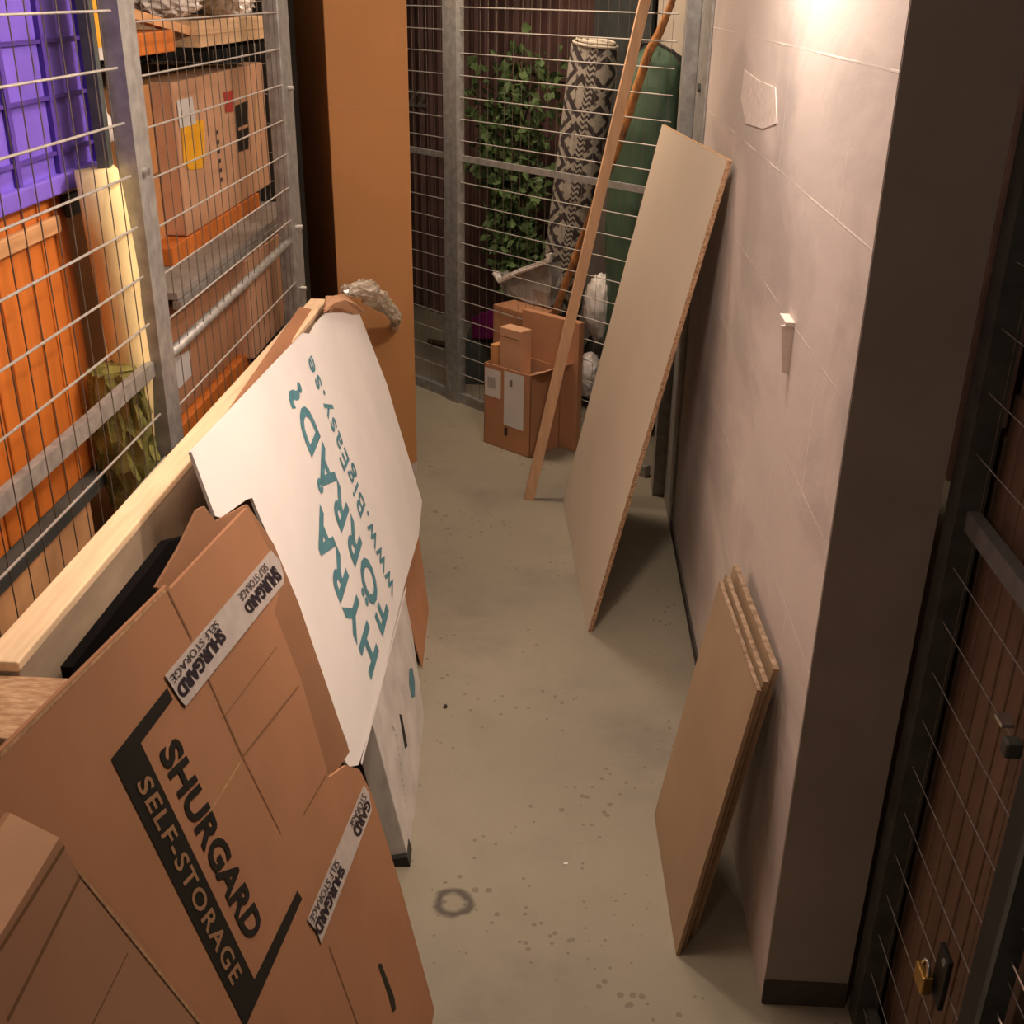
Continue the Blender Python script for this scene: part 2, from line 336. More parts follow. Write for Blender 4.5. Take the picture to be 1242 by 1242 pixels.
def blob(bm, c, rx, ry, rz, sub=3, amt=0.0, seed=1, mtx=None):
    r = random.Random(seed)
    res = bmesh.ops.create_icosphere(bm, subdivisions=sub, radius=1.0)
    for v in res['verts']:
        k = 1 + r.uniform(-amt, amt)
        p = Vector((v.co.x * rx * k, v.co.y * ry * k, v.co.z * rz * k))
        v.co = (mtx @ p if mtx else p) + Vector(c)

# ================================================================ the setting
bm = bmesh.new(); add_box(bm, -3.0, 2.2, -1.6, 8.6, -0.1, 0.0); struct('floor', bm, 'floor', origin=(0, 0, 0))
bm = bmesh.new(); add_box(bm, -3.0, 2.2, -1.6, 8.6, 2.7, 2.8); struct('ceiling', bm, 'ceil')
XW, YE = 0.465, 1.71
bm = bmesh.new(); add_box(bm, XW, 0.635, YE + 0.004, 4.46, 0.0, 2.7); wr = struct('wall_right', bm, 'wall', origin=(0, 0, 0))
bm = bmesh.new(); add_box(bm, XW + 0.001, 0.635, YE, YE + 0.004, 0.066, 2.7); obj('wall_end_face', bm, 'pillar', wr)
bm = bmesh.new(); add_box(bm, XW + 0.001, 0.635, YE - 0.003, YE + 0.004, 0.0, 0.066); obj('plinth', bm, 'plinth', wr)
bm = bmesh.new(); add_box(bm, XW - 0.007, XW, 2.45, 4.38, 0.0, 0.035); struct('baseboard_right', bm, 'plinth')
# rough plaster repair on the blocks
bm = bmesh.new()
pp = [(0.465, 3.2, 1.723), (0.465, 2.936, 1.712), (0.465, 2.696, 1.714), (0.465, 2.627, 1.645), (0.465, 2.805, 1.615), (0.465, 3.08, 1.599), (0.465, 3.209, 1.649)]
add_poly_prism(bm, pp, (-0.0015, 0, 0)); obj('plaster_patch', bm, 'plaster', wr)
bm = bmesh.new(); add_box(bm, -3.1, -3.0, -1.6, 8.6, 0, 2.7); struct('wall_left', bm, 'dark_wall')
bm = bmesh.new(); add_box(bm, 2.2, 2.3, -1.6, 8.6, 0, 2.7); struct('wall_far_right', bm, 'dark_wall')
bm = bmesh.new(); add_box(bm, -3.0, 2.2, 8.6, 8.7, 0, 2.7); struct('wall_back', bm, 'dark_wall')
bm = bmesh.new(); add_box(bm, -3.0, 2.2, -1.7, -1.6, 0, 2.7); struct('wall_front', bm, 'dark_wall')

# wall lamp just above the frame
t = thing('wall_lamp', 'round bulkhead lamp mounted high on the white block wall', 'lamp', (XW, 2.34, 2.3))
bm = bmesh.new(); add_tube(bm, (XW, 2.34, 2.40), (XW - 0.04, 2.34, 2.40), 0.11, 24); obj('lamp_base', bm, 'galv', t)
bm = bmesh.new(); blob(bm, (XW - 0.045, 2.34, 2.40), 0.05, 0.09, 0.09); obj('lamp_glass', bm, 'lamp_glass', t, smooth=True)

# ================================================================ mesh fences
EB = Vector((0.6989, -0.7152, 0)); MB = Vector((0.7152, 0.6989, 0)); AB = Vector((-0.761, 5.677, 0))
def F(p, d=0.0, z=0.0): return AB + EB * p + MB * d + Vector((0, 0, z))     # along the far fence, behind it, up
def wires(name, P, Q, zs, vstep, r, rv, parent, z0, z1, mh='wire', mv='wire_dark', side=Vector((0, 0, 0))):
    P = Vector(P); Q = Vector(Q); bm = bmesh.new()
    for z in zs: add_tube(bm, P + Vector((0, 0, z)), Q + Vector((0, 0, z)), r, 6)
    obj(name, bm, mh, parent)
    L = (Q - P).length; n = int(L / vstep); bm = bmesh.new(); sd = side * (r + rv)
    for i in range(1, n + 1):
        p = P + (Q - P) * (i * vstep / L)
        add_tube(bm, p + sd + Vector((0, 0, z0)), p + sd + Vector((0, 0, z1)), rv, 5)
    obj('upright_wires', bm, mv, parent)
def zlist(top, step, skip, lo=0.04, hi=2.3):
    out = []; z = top
    while z + step < hi: z += step
    while z > lo:
        if abs(z - skip) > 0.045: out.append(z)
        z -= step
    return out
XF = -0.86
# near bay of the left fence
t = thing('mesh_fence', 'wire mesh panel in front of the purple crate and orange boards', 'fence', (XF, 1.4, 0), 'mesh panels of the left storage unit')
wires('horizontal_wires', (XF, 0.75, 0), (XF, 2.26, 0), zlist(1.857, 0.1, 1.168), 0.061, 0.0025, 0.0012, t, 0.04, 2.35, side=Vector((-1, 0, 0)))
box('rail', 'galv', (XF - 0.022, XF - 0.004, 0.75, 2.27, 1.140, 1.172), t)
box('bottom_rail', 'galv', (XF - 0.022, XF - 0.004, 0.75, 2.27, 0.03, 0.065), t)
# jamb post between the bays
t = thing('fence_post', 'grey square steel post of the left fence between its two mesh bays', 'post', (XF, 2.31, 0))
box('post_tube', 'galv', (XF - 0.035, XF + 0.004, 2.325, 2.378, 0, 2.6), t)
box('post_flange', 'galv', (XF - 0.03, XF + 0.010, 2.276, 2.322, 0, 2.6), t)
box('post_channel', 'galv_dark', (XF - 0.060, XF - 0.036, 2.250, 2.272, 0, 2.6), t)
bm = bmesh.new(); add_tube(bm, (XF, 2.305, 1.56), (XF + 0.022, 2.305, 1.56), 0.008); obj('bolt', bm, 'chrome', t)
# far bay
t = thing('mesh_fence', 'wire mesh panel in front of the boxes and the grey shelf', 'fence', (XF, 2.9, 0), 'mesh panels of the left storage unit')
wires('horizontal_wires', (XF, 2.38, 0), (XF, 3.57, 0), zlist(1.835, 0.1, 1.175), 0.061, 0.0022, 0.0012, t, 0.04, 2.35, side=Vector((-1, 0, 0)))
bm = bmesh.new(); add_tube(bm, (XF - 0.012, 2.38, 1.150), (XF - 0.012, 3.58, 1.168), 0.013, 10); obj('rail', bm, 'galv', t, smooth=True)
box('bottom_rail', 'galv', (XF - 0.022, XF - 0.004, 2.38, 3.58, 0.03, 0.065), t)
t = thing('fence_post', 'grey steel corner post of the left fence beside the tall ochre box', 'post', (XF, 3.56, 0))
box('post_tube', 'galv', (XF - 0.045, XF + 0.004, 3.57, 3.70, 0, 2.6), t, bevel=0.004)
for z in (1.62, 1.20, 1.0):
    bm = bmesh.new(); add_tube(bm, (XF, 3.64, z), (XF + 0.02, 3.64, z), 0.007); obj('bolt', bm, 'chrome', t)
# side screen and back wall of the left unit
t = thing('mesh_fence', 'wire mesh side screen at the far end of the left storage unit', 'fence', (-1.6, 4.15, 0))
wires('horizontal_wires', (-2.2, 4.2, 0), (-1.03, 4.2, 0), zlist(1.857, 0.1, 0), 0.05, 0.0024, 0.002, t, 0.04, 2.35, mv='galv', side=Vector((0, 1, 0)))

def corrugated(name, P, Q, z0, z1, pitch, depth, material, label, nrm):
    P = Vector(P); Q = Vector(Q); d = (Q - P).normalized(); L = (Q - P).length; nrm = Vector(nrm)
    pts = []; s = 0.0
    while s < L:
        for a, h in ((0, 0), (0.35, 0), (0.5, 1), (0.85, 1)):
            x = s + a * pitch
            if x < L: pts.append(P + d * x + nrm * h * depth)
        s += pitch
    bm = bmesh.new(); th = -nrm * 0.002
    for p, q in zip(pts, pts[1:]):
        vs = [bm.verts.new(v) for v in (p + Vector((0, 0, z0)), q + Vector((0, 0, z0)), q + Vector((0, 0, z1)), p + Vector((0, 0, z1)))]
        bm.faces.new(vs)
    bmesh.ops.remove_doubles(bm, verts=bm.verts, dist=1e-5)
    o = obj(name, bm, material)
    md = o.modifiers.new('thickness', 'SOLIDIFY'); md.thickness = 0.002
    return tag(o, label, 'partition')
corrugated('corrugated_partition', (-1.72, 0.3, 0), (-1.72, 6.2, 0), 0.0, 2.5, 0.09, 0.02, 'black_void', 'dark ribbed metal partition at the back of the left storage unit', (1, 0, 0))

# far fence, set across the end of the aisle at an angle
t = thing('mesh_fence', 'long wire mesh fence across the end of the aisle', 'fence', F(0.6))
zs = zlist(1.835, 0.0935, 1.196, 0.09, 2.3)
wires('horizontal_wires', F(-0.9), F(1.655), zs, 0.055, 0.0026, 0.0009, t, 0.04, 2.35, side=MB)
bm = bmesh.new(); add_poly_prism(bm, [F(-0.9, 0, 1.182), F(1.655, 0, 1.182), F(1.655, 0, 1.208), F(-0.9, 0, 1.208)], MB * 0.02); obj('rail', bm, 'galv', t)
bm = bmesh.new(); add_poly_prism(bm, [F(-0.9, -0.01, 0.0), F(1.655, -0.01, 0.0), F(1.655, -0.01, 0.05), F(-0.9, -0.01, 0.05)], MB * 0.035); obj('bottom_rail', bm, 'galv', t)
for k, (p0, p1) in enumerate(((0.300, 0.345), (0.349, 0.398))):
    bm = bmesh.new(); add_poly_prism(bm, [F(p0, -0.025, 0), F(p1, -0.025, 0), F(p1, 0.02, 0), F(p0, 0.02, 0)], (0, 0, 2.6)); obj('post', bm, 'galv', t)
# end post against the block wall
t = thing('fence_post', 'wide grey steel post where the far fence meets the block wall', 'post', (XW - 0.05, 4.35, 0))
box('post_tube', 'galv', (XW - 0.055, XW - 0.008, 4.30, 4.40, 0, 2.6), t)
box('post_flange', 'galv', (XW - 0.008, XW - 0.001, 3.98, 4.40, 0, 2.6), t)
bm = bmesh.new(); add_tube(bm, (XW - 0.008, 4.14, 1.61), (XW - 0.018, 4.14, 1.61), 0.014, 10); obj('bolt', bm, 'galv_dark', t)

# right fence
XR = 0.655
t = thing('mesh_fence', 'dark wire mesh fence beside the end of the block wall', 'fence', (XR, 1.4, 0))
wires('horizontal_wires', (XR, 0.7, 0), (XR, 1.70, 0), zlist(1.857, 0.1, 1.16), 0.3, 0.0009, 0.0007, t, 0.04, 2.35, mh='galv', mv='wire_dark', side=Vector((1, 0, 0)))
box('rail', 'galv_dark2', (XR + 0.004, XR + 0.024, 1.22, 1.70, 1.125, 1.160), t)
box('rail', 'galv_dark', (XR + 0.004, XR + 0.024, 0.7, 1.70, 0.03, 0.065), t)
box('post', 'galv_dark', (XR - 0.012, XR + 0.03, 1.655, 1.705, 0, 2.6), t)
t = thing('fence_post', 'black steel gate post with a bright edge strip at the lower right', 'post', (XR, 1.17, 0))
box('post_tube', 'black_plastic', (XR - 0.02, XR + 0.02, 1.195, 1.245, 0, 1.06), t)
box('edge_strip', 'galv_dark', (XR - 0.024, XR + 0.01, 1.176, 1.190, 0, 1.06), t)
# vertical board screen behind it
t = thing('board_screen', 'brown screen of upright boards with a rounded top behind the right fence', 'screen', (0.73, 1.5, 0))
bm = bmesh.new(); y = 1.225
k = 0
while y < 1.70:
    h = 1.50 + (-0.25 * ((y - 1.40) / 0.3) ** 2 if y > 1.40 else 0.0)
    add_box(bm, 0.705, 0.722, y, y + 0.046, 0.0, h); y += 0.051
obj('boards', bm, 'brown_wood', t, bevel=0.003)
bm = bmesh.new(); add_box(bm, 0.723, 0.745, 1.225, 1.70, 0.4, 0.47); obj('batten', bm, 'brown_wood', t)
bm = bmesh.new(); add_box(bm, 0.723, 0.745, 1.225, 1.70, 1.05, 1.12); obj('batten', bm, 'brown_wood', t)
t = thing('dark_cover', 'dark blue-black fabric cover behind the lower right gate', 'cover', (0.85, 0.95, 0))
bm = bmesh.new(); add_box(bm, 0.76, 1.2, 0.55, 1.16, 0.0, 0.9)
bmesh.ops.subdivide_edges(bm, edges=bm.edges, cuts=5, use_grid_fill=True); crumple(bm, 0.012, 3); obj('fabric', bm, 'blue', t, smooth=True)
# second gate of bright wires in front of the blue cover
t = thing('mesh_gate', 'lower mesh gate with bright slanting wires at the bottom right corner', 'gate', (XR, 1.0, 0))
bm = bmesh.new()
for z in (0.50, 0.60, 0.70, 0.80, 0.90): add_tube(bm, (XR - 0.005, 0.7, z), (XR - 0.005, 1.17, z), 0.0022, 6)
obj('wires', bm, 'chrome', t)
# padlock and hasp
pl_ = [(0.64, 1.375, 0.472)][0]
py, pz = pl_[1], pl_[2]
t = thing('padlock', 'brass padlock with bright shackle hanging on the right fence gate', 'padlock', (XR - 0.02, py, pz))
bm = bmesh.new(); add_box(bm, XR - 0.034, XR - 0.016, py - 0.02, py + 0.022, pz - 0.045, pz - 0.008); obj('lock_body', bm, 'brass', t, bevel=0.003)
bm = bmesh.new()
arc = [(XR - 0.025, py + 0.014 * math.cos(a), pz - 0.01 + 0.022 * math.sin(a)) for a in [i * math.pi / 8 for i in range(9)]]
path_tube(bm, arc, 0.0035, 8); obj('shackle', bm, 'chrome', t, smooth=True)
t = thing('hasp', 'black steel hasp plate behind the brass padlock', 'hasp', (XR, py, pz))
bm = bmesh.new(); add_box(bm, XR - 0.012, XR - 0.003, py - 0.045, py + 0.0, pz - 0.05, pz + 0.055); obj('plate', bm, 'black_plastic', t, bevel=0.002)
bm = bmesh.new(); add_tube(bm, (XR - 0.014, py - 0.03, pz + 0.04), (XR - 0.001, py - 0.03, pz + 0.04), 0.007, 8); obj('rivet', bm, 'galv', t)
pl_ = [(0.64, 1.334, 0.9851)][0]
t = thing('gate_latch', 'small bright steel latch on the black gate post', 'latch', (XR - 0.02, pl_[1], pl_[2]))
bm = bmesh.new(); add_box(bm, XR - 0.022, XR - 0.004, pl_[1] - 0.012, pl_[1] + 0.016, pl_[2] - 0.006, pl_[2]); obj('tongue', bm, 'chrome', t)
bm = bmesh.new(); add_box(bm, XR - 0.024, XR + 0.0, pl_[1] - 0.045, pl_[1] - 0.022, pl_[2] - 0.035, pl_[2] - 0.01); obj('lever', bm, 'galv_dark', t, bevel=0.004)

# ================================================================ left storage unit contents
# purple crate
t = thing('plastic_crate', 'purple plastic crate standing on the orange boards in the left unit', 'crate', (-1.2, 2.0, 1.53))
box('crate_body', 'purple', (-1.40, -0.992, 1.52, 2.435, 1.535, 2.06), t, bevel=0.006)
bm = bmesh.new()
for yy in (1.52, 1.68, 1.86, 2.04, 2.22, 2.405): add_box(bm, -0.992, -0.982, yy, yy + 0.016, 1.56, 2.05)
for zz in (1.60, 1.70, 1.80, 1.90, 2.0): add_box(bm, -0.992, -0.984, 1.52, 2.43, zz, zz + 0.007)
obj('ribs', bm, 'purple_shade', t)
bm = bmesh.new(); add_box(bm, -1.41, -0.975, 1.51, 2.445, 1.53, 1.565); add_box(bm, -1.41, -0.975, 1.51, 2.445, 2.03, 2.07); obj('rims', bm, 'purple', t, bevel=0.004)
# orange board panel
t = thing('orange_board_screen', 'bright orange panel of upright pine boards below the purple crate', 'panel', (-1.03, 1.95, 0.9))
bm = bmesh.new(); y = 1.30
while y < 2.27:
    add_box(bm, -1.03, -1.006, y, y + 0.060, 0.945, 1.528); y += 0.065
obj('boards', bm, 'orange_wood', t, bevel=0.004)
box('backing', 'brown_wood', (-1.05, -1.03, 1.30, 2.27, 0.945, 1.528), t)
box('top_batten', 'peach_wood', (-1.006, -0.992, 1.30, 2.21, 1.455, 1.487), t, bevel=0.003)
box('bottom_ledge', 'slate', (-1.03, -0.975, 1.30, 2.25, 0.915, 0.944), t)
q = [(-0.985, 2.241, 1.519), (-0.985, 2.348, 1.522)]
box('handle', 'slate', (-1.0, -0.985, q[0][1], q[1][1] + 0.01, q[0][2] - 0.045, q[1][2] + 0.0), t, bevel=0.008)
# pale board leaning below
t = tag(box('loose_board', 'peach_wood', (-1.02, -0.99, 1.15, 2.14, 0.80, 0.905), bevel=0.003), 'pale peach wooden board lying under the orange panel', 'board')
t = tag(box('loose_board', 'orange_wood', (-1.00, -0.90, 1.0, 2.25, 0.60, 0.64), bevel=0.003), 'reddish brown board lowest behind the left mesh, just above the leaning slab', 'board')
t = thing('storage_rack', 'low dark rack carrying boards and boxes inside the left unit', 'rack', (-1.2, 2.5, 0))
for (a_, b_) in ((1.0, 2.28), (2.44, 4.05)):
    box('rack_shelf', 'black_plastic', (-1.45, -0.95, a_, b_, 0.56, 0.60), t)
for xx in (-1.43, -0.97):
    for yy in (1.02, 2.26, 2.46, 4.02):
        bm = bmesh.new(); add_box(bm, xx - 0.015, xx + 0.015, yy - 0.015, yy + 0.015, 0, 0.56); obj('leg', bm, 'galv_dark', t)
# support under the orange panel and the boxes
tag(box('storage_box', 'card', (-1.42, -1.06, 1.4, 2.2, 0.60, 0.90), bevel=0.004), 'brown cardboard box behind the pale board in the left unit', 'box')

# yellow foam roll wrapped in film
pc = [(-0.915, 2.234, 1.57), (-0.915, 2.258, 1.433), (-0.915, 2.276, 1.292), (-0.915, 2.287, 1.144), (-0.915, 2.304, 1.005), (-0.915, 2.337, 0.8813)]
t = thing('foam_roll', 'tall pale yellow foam roll behind the mesh, left of the double post', 'roll', (pc[-1][0], pc[-1][1], pc[-1][2]))
bm = bmesh.new(); path_tube(bm, [(-0.918, p[1], p[2]) for i, p in enumerate(pc)], [0.040, 0.044, 0.045, 0.044, 0.042, 0.040], 14); crumple(bm, 0.004, 5); obj('foam', bm, 'yellow_foam', t, smooth=True)
pc = [(-0.93, 2.272, 1.167), (-0.93, 2.28, 1.052), (-0.93, 2.289, 0.9612), (-0.93, 2.301, 0.845)]
bm = bmesh.new(); path_tube(bm, [(-0.937, p[1] - 0.045, p[2]) for p in pc], [0.045, 0.058, 0.062, 0.05], 14)
bmesh.ops.subdivide_edges(bm, edges=bm.edges, cuts=2, use_grid_fill=True); crumple(bm, 0.009, 6); obj('plastic_film', bm, 'film_green', t)
# narrow jar stack to the right of the crate
q = [(-1, 2.526, 1.84)][0]
t = thing('jar', 'yellow labelled jar on the wooden pole beside the purple crate', 'jar', (-1.0, q[1], q[2] - 0.05))
bm = bmesh.new(); add_tube(bm, (-1.02, q[1] + 0.02, q[2] - 0.06), (-1.02, q[1] + 0.02, q[2] + 0.07), 0.035, 16); obj('jar_body', bm, 'yellow', t, smooth=False)
bm = bmesh.new(); add_tube(bm, (-1.02, q[1] + 0.02, q[2] - 0.085), (-1.02, q[1] + 0.02, q[2] - 0.06), 0.037, 16); obj('jar_lid', bm, 'white_bag', t)
q = [(-1, 2.512, 1.628)][0]
t = thing('bottle', 'small white bottle between the purple crate and the fence post', 'bottle', (-1.0, q[1], q[2] - 0.05))
bm = bmesh.new(); path_tube(bm, [(-1.01, q[1] + 0.02, q[2] + z) for z in (-0.04, -0.035, 0.0, 0.02, 0.03, 0.05)], [0.02, 0.027, 0.027, 0.012, 0.012, 0.011], 14); obj('bottle_body', bm, 'white_bag', t, smooth=True)
q = [(-1.04, 2.681, 1.61), (-1.04, 2.691, 1.264), (-1.04, 2.715, 1.561)]
t = tag(box('storage_box', 'card_orange', (-1.4, -1.045, 2.465, 2.655, 0.60, q[0][2] - 0.055), bevel=0.004), 'tall orange-brown box seen just left of the double post', 'box')
# jars stand on a wooden block stack
tag(box('wooden_block', 'orange_wood', (-1.3, -1.046, 2.45, 2.60, 1.60, 1.775), bevel=0.004), 'orange wooden block under the yellow jar', 'block')

# grey shelf with boxes
t = thing('shelf', 'grey shelf board carrying large boxes behind the far mesh bay', 'shelf', (-1.2, 3.3, 1.17))
box('shelf_board', 'grey_board', (-1.45, -0.96, 2.74, 4.08, 1.183, 1.203), t, bevel=0.002)
bm = bmesh.new(); add_box(bm, -0.975, -0.955, 2.74, 4.08, 1.160, 1.181); obj('shelf_lip', bm, 'galv', t)
for yy in (2.75, 4.06):
    bm = bmesh.new(); add_box(bm, -1.45, -1.42, yy - 0.01, yy + 0.012, 0.6, 2.1); obj('upright', bm, 'galv_dark', t)
def carton(name, label, dims, material='card', group=None, flaps=False):
    x0, x1, y0, y1, z0, z1 = dims
    t = thing(name, label, 'box', ((x0 + x1) / 2, (y0 + y1) / 2, z0), group)
    box('carton_body', material, dims, t, bevel=0.004)
    return t
XB = -1.13
t = carton('cardboard_box', 'large orange-brown carton on the grey shelf, rearmost behind the bottle print', (-1.44, XB, 2.95, 4.05, 1.204, 1.66), 'card_orange')
bm = bmesh.new(); add_box(bm, XB, XB + 0.002, 3.0, 4.0, 1.425, 1.43); obj('flap_seam', bm, 'card_dark', t)
XB2 = -1.065
d_ = [(-1.065, 3.161, 1.656), (-1.065, 4.158, 1.666), (-1.065, 4.084, 1.287), (-1.065, 3.114, 1.323)]
y0, y1 = d_[0][1], d_[1][1]
zb, zt = 1.255, 1.665
t = carton('cardboard_box', 'brown carton with a yellow bottle print and a black window print on the grey shelf', (XB + 0.003, XB2, y0 + 0.02, y1, zb, zt), 'card_light')
def flat(name, X, pts, material, parent, off=0.002):
    bm = bmesh.new(); bm.faces.new([bm.verts.new((X + off, p[1], p[2])) for p in pts]); return obj(name, bm, material, parent)
flat('bottle_print', XB2, [(-1.065, 3.219, 1.56), (-1.065, 3.284, 1.558), (-1.065, 3.421, 1.545), (-1.065, 3.421, 1.524), (-1.065, 3.399, 1.433), (-1.065, 3.361, 1.417), (-1.065, 3.254, 1.427), (-1.065, 3.202, 1.448)], 'yellow', t)
flat('label_print', XB2, [(-1.065, 3.196, 1.618), (-1.065, 3.335, 1.617), (-1.065, 3.348, 1.543), (-1.065, 3.199, 1.545)], 'paper', t, 0.003)
flat('red_mark', XB2, [(-1.065, 3.647, 1.605), (-1.065, 3.768, 1.603), (-1.065, 3.741, 1.578), (-1.065, 3.738, 1.541), (-1.065, 3.655, 1.546), (-1.065, 3.657, 1.58)], 'red', t)
flat('window_print', XB2, [(-1.065, 3.772, 1.555), (-1.065, 3.925, 1.558), (-1.065, 3.887, 1.409), (-1.065, 3.755, 1.415)], 'black', t)
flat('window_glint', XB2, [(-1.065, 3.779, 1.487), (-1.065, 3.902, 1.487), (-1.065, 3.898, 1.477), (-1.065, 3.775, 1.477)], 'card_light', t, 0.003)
bm = bmesh.new()
for k in range(6):
    c_ = [(-1.065, 3.544, 1.511)][0]
    zz = c_[2] - 0.02 - k * 0.028
    add_box(bm, XB2 + 0.0005, XB2 + 0.002, c_[1] - 0.012, c_[1] + 0.014, zz, zz + 0.012)
obj('small_print', bm, 'ink_purple', t)
flat('side_window', XB2, [(-1.065, 4.016, 1.574), (-1.065, 4.06, 1.573), (-1.065, 4.023, 1.388), (-1.065, 3.978, 1.388)], 'card_edge', t)
tag(box('wooden_batten', 'orange_wood', (XB + 0.003, -1.06, 3.02, 3.96, 1.204, 1.253), bevel=0.002), 'orange batten between the grey shelf and the printed carton', 'batten')
# lower boxes
XL = -1.0
t = carton('cardboard_box', 'brown carton with a white label low behind the far mesh bay', (-1.4, XL, 2.70, 3.34, 0.86, 1.155), 'card')
flat('paper_label', XL, [(-1, 2.735, 1.028), (-1, 2.792, 1.021), (-1, 2.9, 1.007), (-1, 2.89, 0.9378), (-1, 2.79, 0.936), (-1, 2.727, 0.9482)], 'paper', t)
flat('red_mark', XL, [(-1, 3.251, 1.158), (-1, 3.311, 1.154), (-1, 3.31, 1.125), (-1, 3.252, 1.133)], 'red', t)
t = carton('cardboard_box', 'darker brown carton at the far end beneath the grey shelf', (-1.4, -0.955, 3.36, 3.86, 0.84, 1.15), 'card_light')
tag(box('loose_board', 'orange_wood', (-1.42, -0.98, 2.66, 3.40, 0.80, 0.855), bevel=0.003), 'orange board under the white-labelled carton', 'board')
tag(box('storage_box', 'black_plastic', (-1.42, -0.97, 2.66, 3.9, 0.60, 0.795), bevel=0.006), 'black crate at the bottom of the rack behind the far mesh bay', 'crate')
# things on top of the boxes
zt0 = [(-1, 3.998, 1.734), (-1, 2.813, 1.76)]
t = thing('tray', 'pale wooden tray on top of the boxes at the upper left', 'tray', (-1.1, 3.5, 1.749))
box('tray_base', 'pine', (-1.40, -1.0, 3.25, 4.03, 1.750, 1.779), t)
bm = bmesh.new(); add_box(bm, -1.02, -1.0, 3.25, 4.03, 1.779, 1.817); add_box(bm, -1.40, -1.38, 3.25, 4.03, 1.779, 1.817); add_box(bm, -1.38, -1.02, 3.25, 3.27, 1.779, 1.817); add_box(bm, -1.38, -1.02, 4.01, 4.03, 1.779, 1.817)
obj('tray_rim', bm, 'pine', t, bevel=0.002)
tag(box('wooden_beam', 'orange_wood', (-1.40, -1.0, 2.76, 3.05, 1.750, 1.800), bevel=0.003), 'short orange wooden beam left of the pale tray', 'beam')
t = thing('shelf', 'upper dark shelf under the wooden tray', 'shelf', (-1.2, 3.4, 1.73))
box('shelf_board', 'black_and_shade', (-1.45, -1.03, 2.74, 4.08, 1.734, 1.749), t)
q = [(-1, 2.793, 1.856), (-1, 3.354, 1.779)]
bm = bmesh.new(); A_ = Vector((-1.02, q[0][1], q[0][2])); B_ = Vector((-1.02, q[1][1], q[1][2] + 0.01))
add_poly_prism(bm, [A_, B_, B_ + Vector((0, 0, -0.022)), A_ + Vector((0, 0, -0.022))], (-0.03, 0, 0))
tag(obj('wooden_lath', bm, 'peach_wood'), 'slanting orange lath lying across the tray and white bag', 'lath')
for (px_, r_, lab, sd) in (([(-1.08, 3.411, 1.849)][0], (0.10, 0.16, 0.05), 'white plastic bag crumpled behind the slanting lath', 4), ([(-1.08, 4.071, 1.832)][0], (0.09, 0.14, 0.06), 'clear plastic bag lying in the pale tray', 8)):
    bm = bmesh.new(); blob(bm, (-1.15, px_[1], 1.865), *r_, sub=4, amt=0.13, seed=sd); tag(obj('plastic_bag', bm, 'white_bag'), lab, 'bag')

# ================================================================ tall ochre carton at the far left
cx, cy = -0.882, 4.36
dirF = Vector((-0.598 + 0.882, 4.475 - 4.36, 0)).normalized(); dirS = Vector((-dirF.y, dirF.x, 0))
t = thing('tall_cardboard_box', 'very tall ochre cardboard box standing upright beside the left fence', 'box', (-0.75, 4.5, 0))
c0 = Vector((cx, cy, 0)); c1 = c0 + dirF * 0.308
bm = bmesh.new(); add_poly_prism(bm, [c0, c1, c1 + dirS * 0.66, c0 + dirS * 0.66], (0, 0, 2.35))
obj('carton_body', bm, 'card_orange', t, bevel=0.004)
bm = bmesh.new(); nf = Vector((dirF.y, -dirF.x, 0)) * 0.002
for zz in (1.50,):
    add_poly_prism(bm, [c0 + Vector((0, 0, zz)) , c1 + Vector((0, 0, zz)), c1 + Vector((0, 0, zz + 0.004)), c0 + Vector((0, 0, zz + 0.003))], nf * 0.5)
obj('joint_line', bm, 'card_light', t)
bm = bmesh.new(); add_poly_prism(bm, [c1 - dirF * 0.05 + nf, c1 + nf, c1 + nf + Vector((0, 0, 0.05)), c1 - dirF * 0.05 + nf + Vector((0, 0, 0.03))], nf * 0.5); obj('tape_scrap', bm, 'tape', t)

# ================================================================ stack leaning on the left fence
# thick slab with raw pine top edge
t = thing('wooden_slab', 'long thick wooden slab on edge with a bright raw top against the left fence', 'slab', (-0.76, 2.2, 0))
ZT = 1.075
ends = (1.225, 3.30)
def slab_pt(x, y, z): return Vector((x + 0.0 * y, y, z))
bm = bmesh.new()
add_poly_prism(bm, [(-0.70, ends[0], ZT), (-0.70, ends[1], ZT - 0.035), (-0.615, ends[1], 0.0), (-0.615, ends[0], 0.0)], (-0.05, 0, 0))
obj('slab_face', bm, 'pine_side', t, bevel=0.003)
bm = bmesh.new()
add_poly_prism(bm, [(-0.6985, ends[0], ZT - 0.002), (-0.7515, ends[0], ZT - 0.002), (-0.7515, ends[0], ZT + 0.014), (-0.6985, ends[0], ZT + 0.014)], (0, ends[1] - ends[0], -0.035))
obj('slab_top', bm, 'pine_top', t, bevel=0.003)
# chipboard block near the camera end
t = tag(box('chipboard_offcut', 'chip_pale', (-0.80, -0.625, 1.085, 1.22, 0.0, 1.072), bevel=0.003), 'pale chipboard offcut at the left edge beside the printed sheet', 'board')
# black filler added as the shade in the gap between slab and sheets
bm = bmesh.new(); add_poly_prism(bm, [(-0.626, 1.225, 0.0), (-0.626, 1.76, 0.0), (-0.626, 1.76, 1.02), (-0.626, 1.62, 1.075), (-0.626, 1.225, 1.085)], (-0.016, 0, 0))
tag(obj('black_and_shade', bm, 'black_and_shade'), 'black filler added as the shade in the gap behind the printed cardboard', 'sheet')

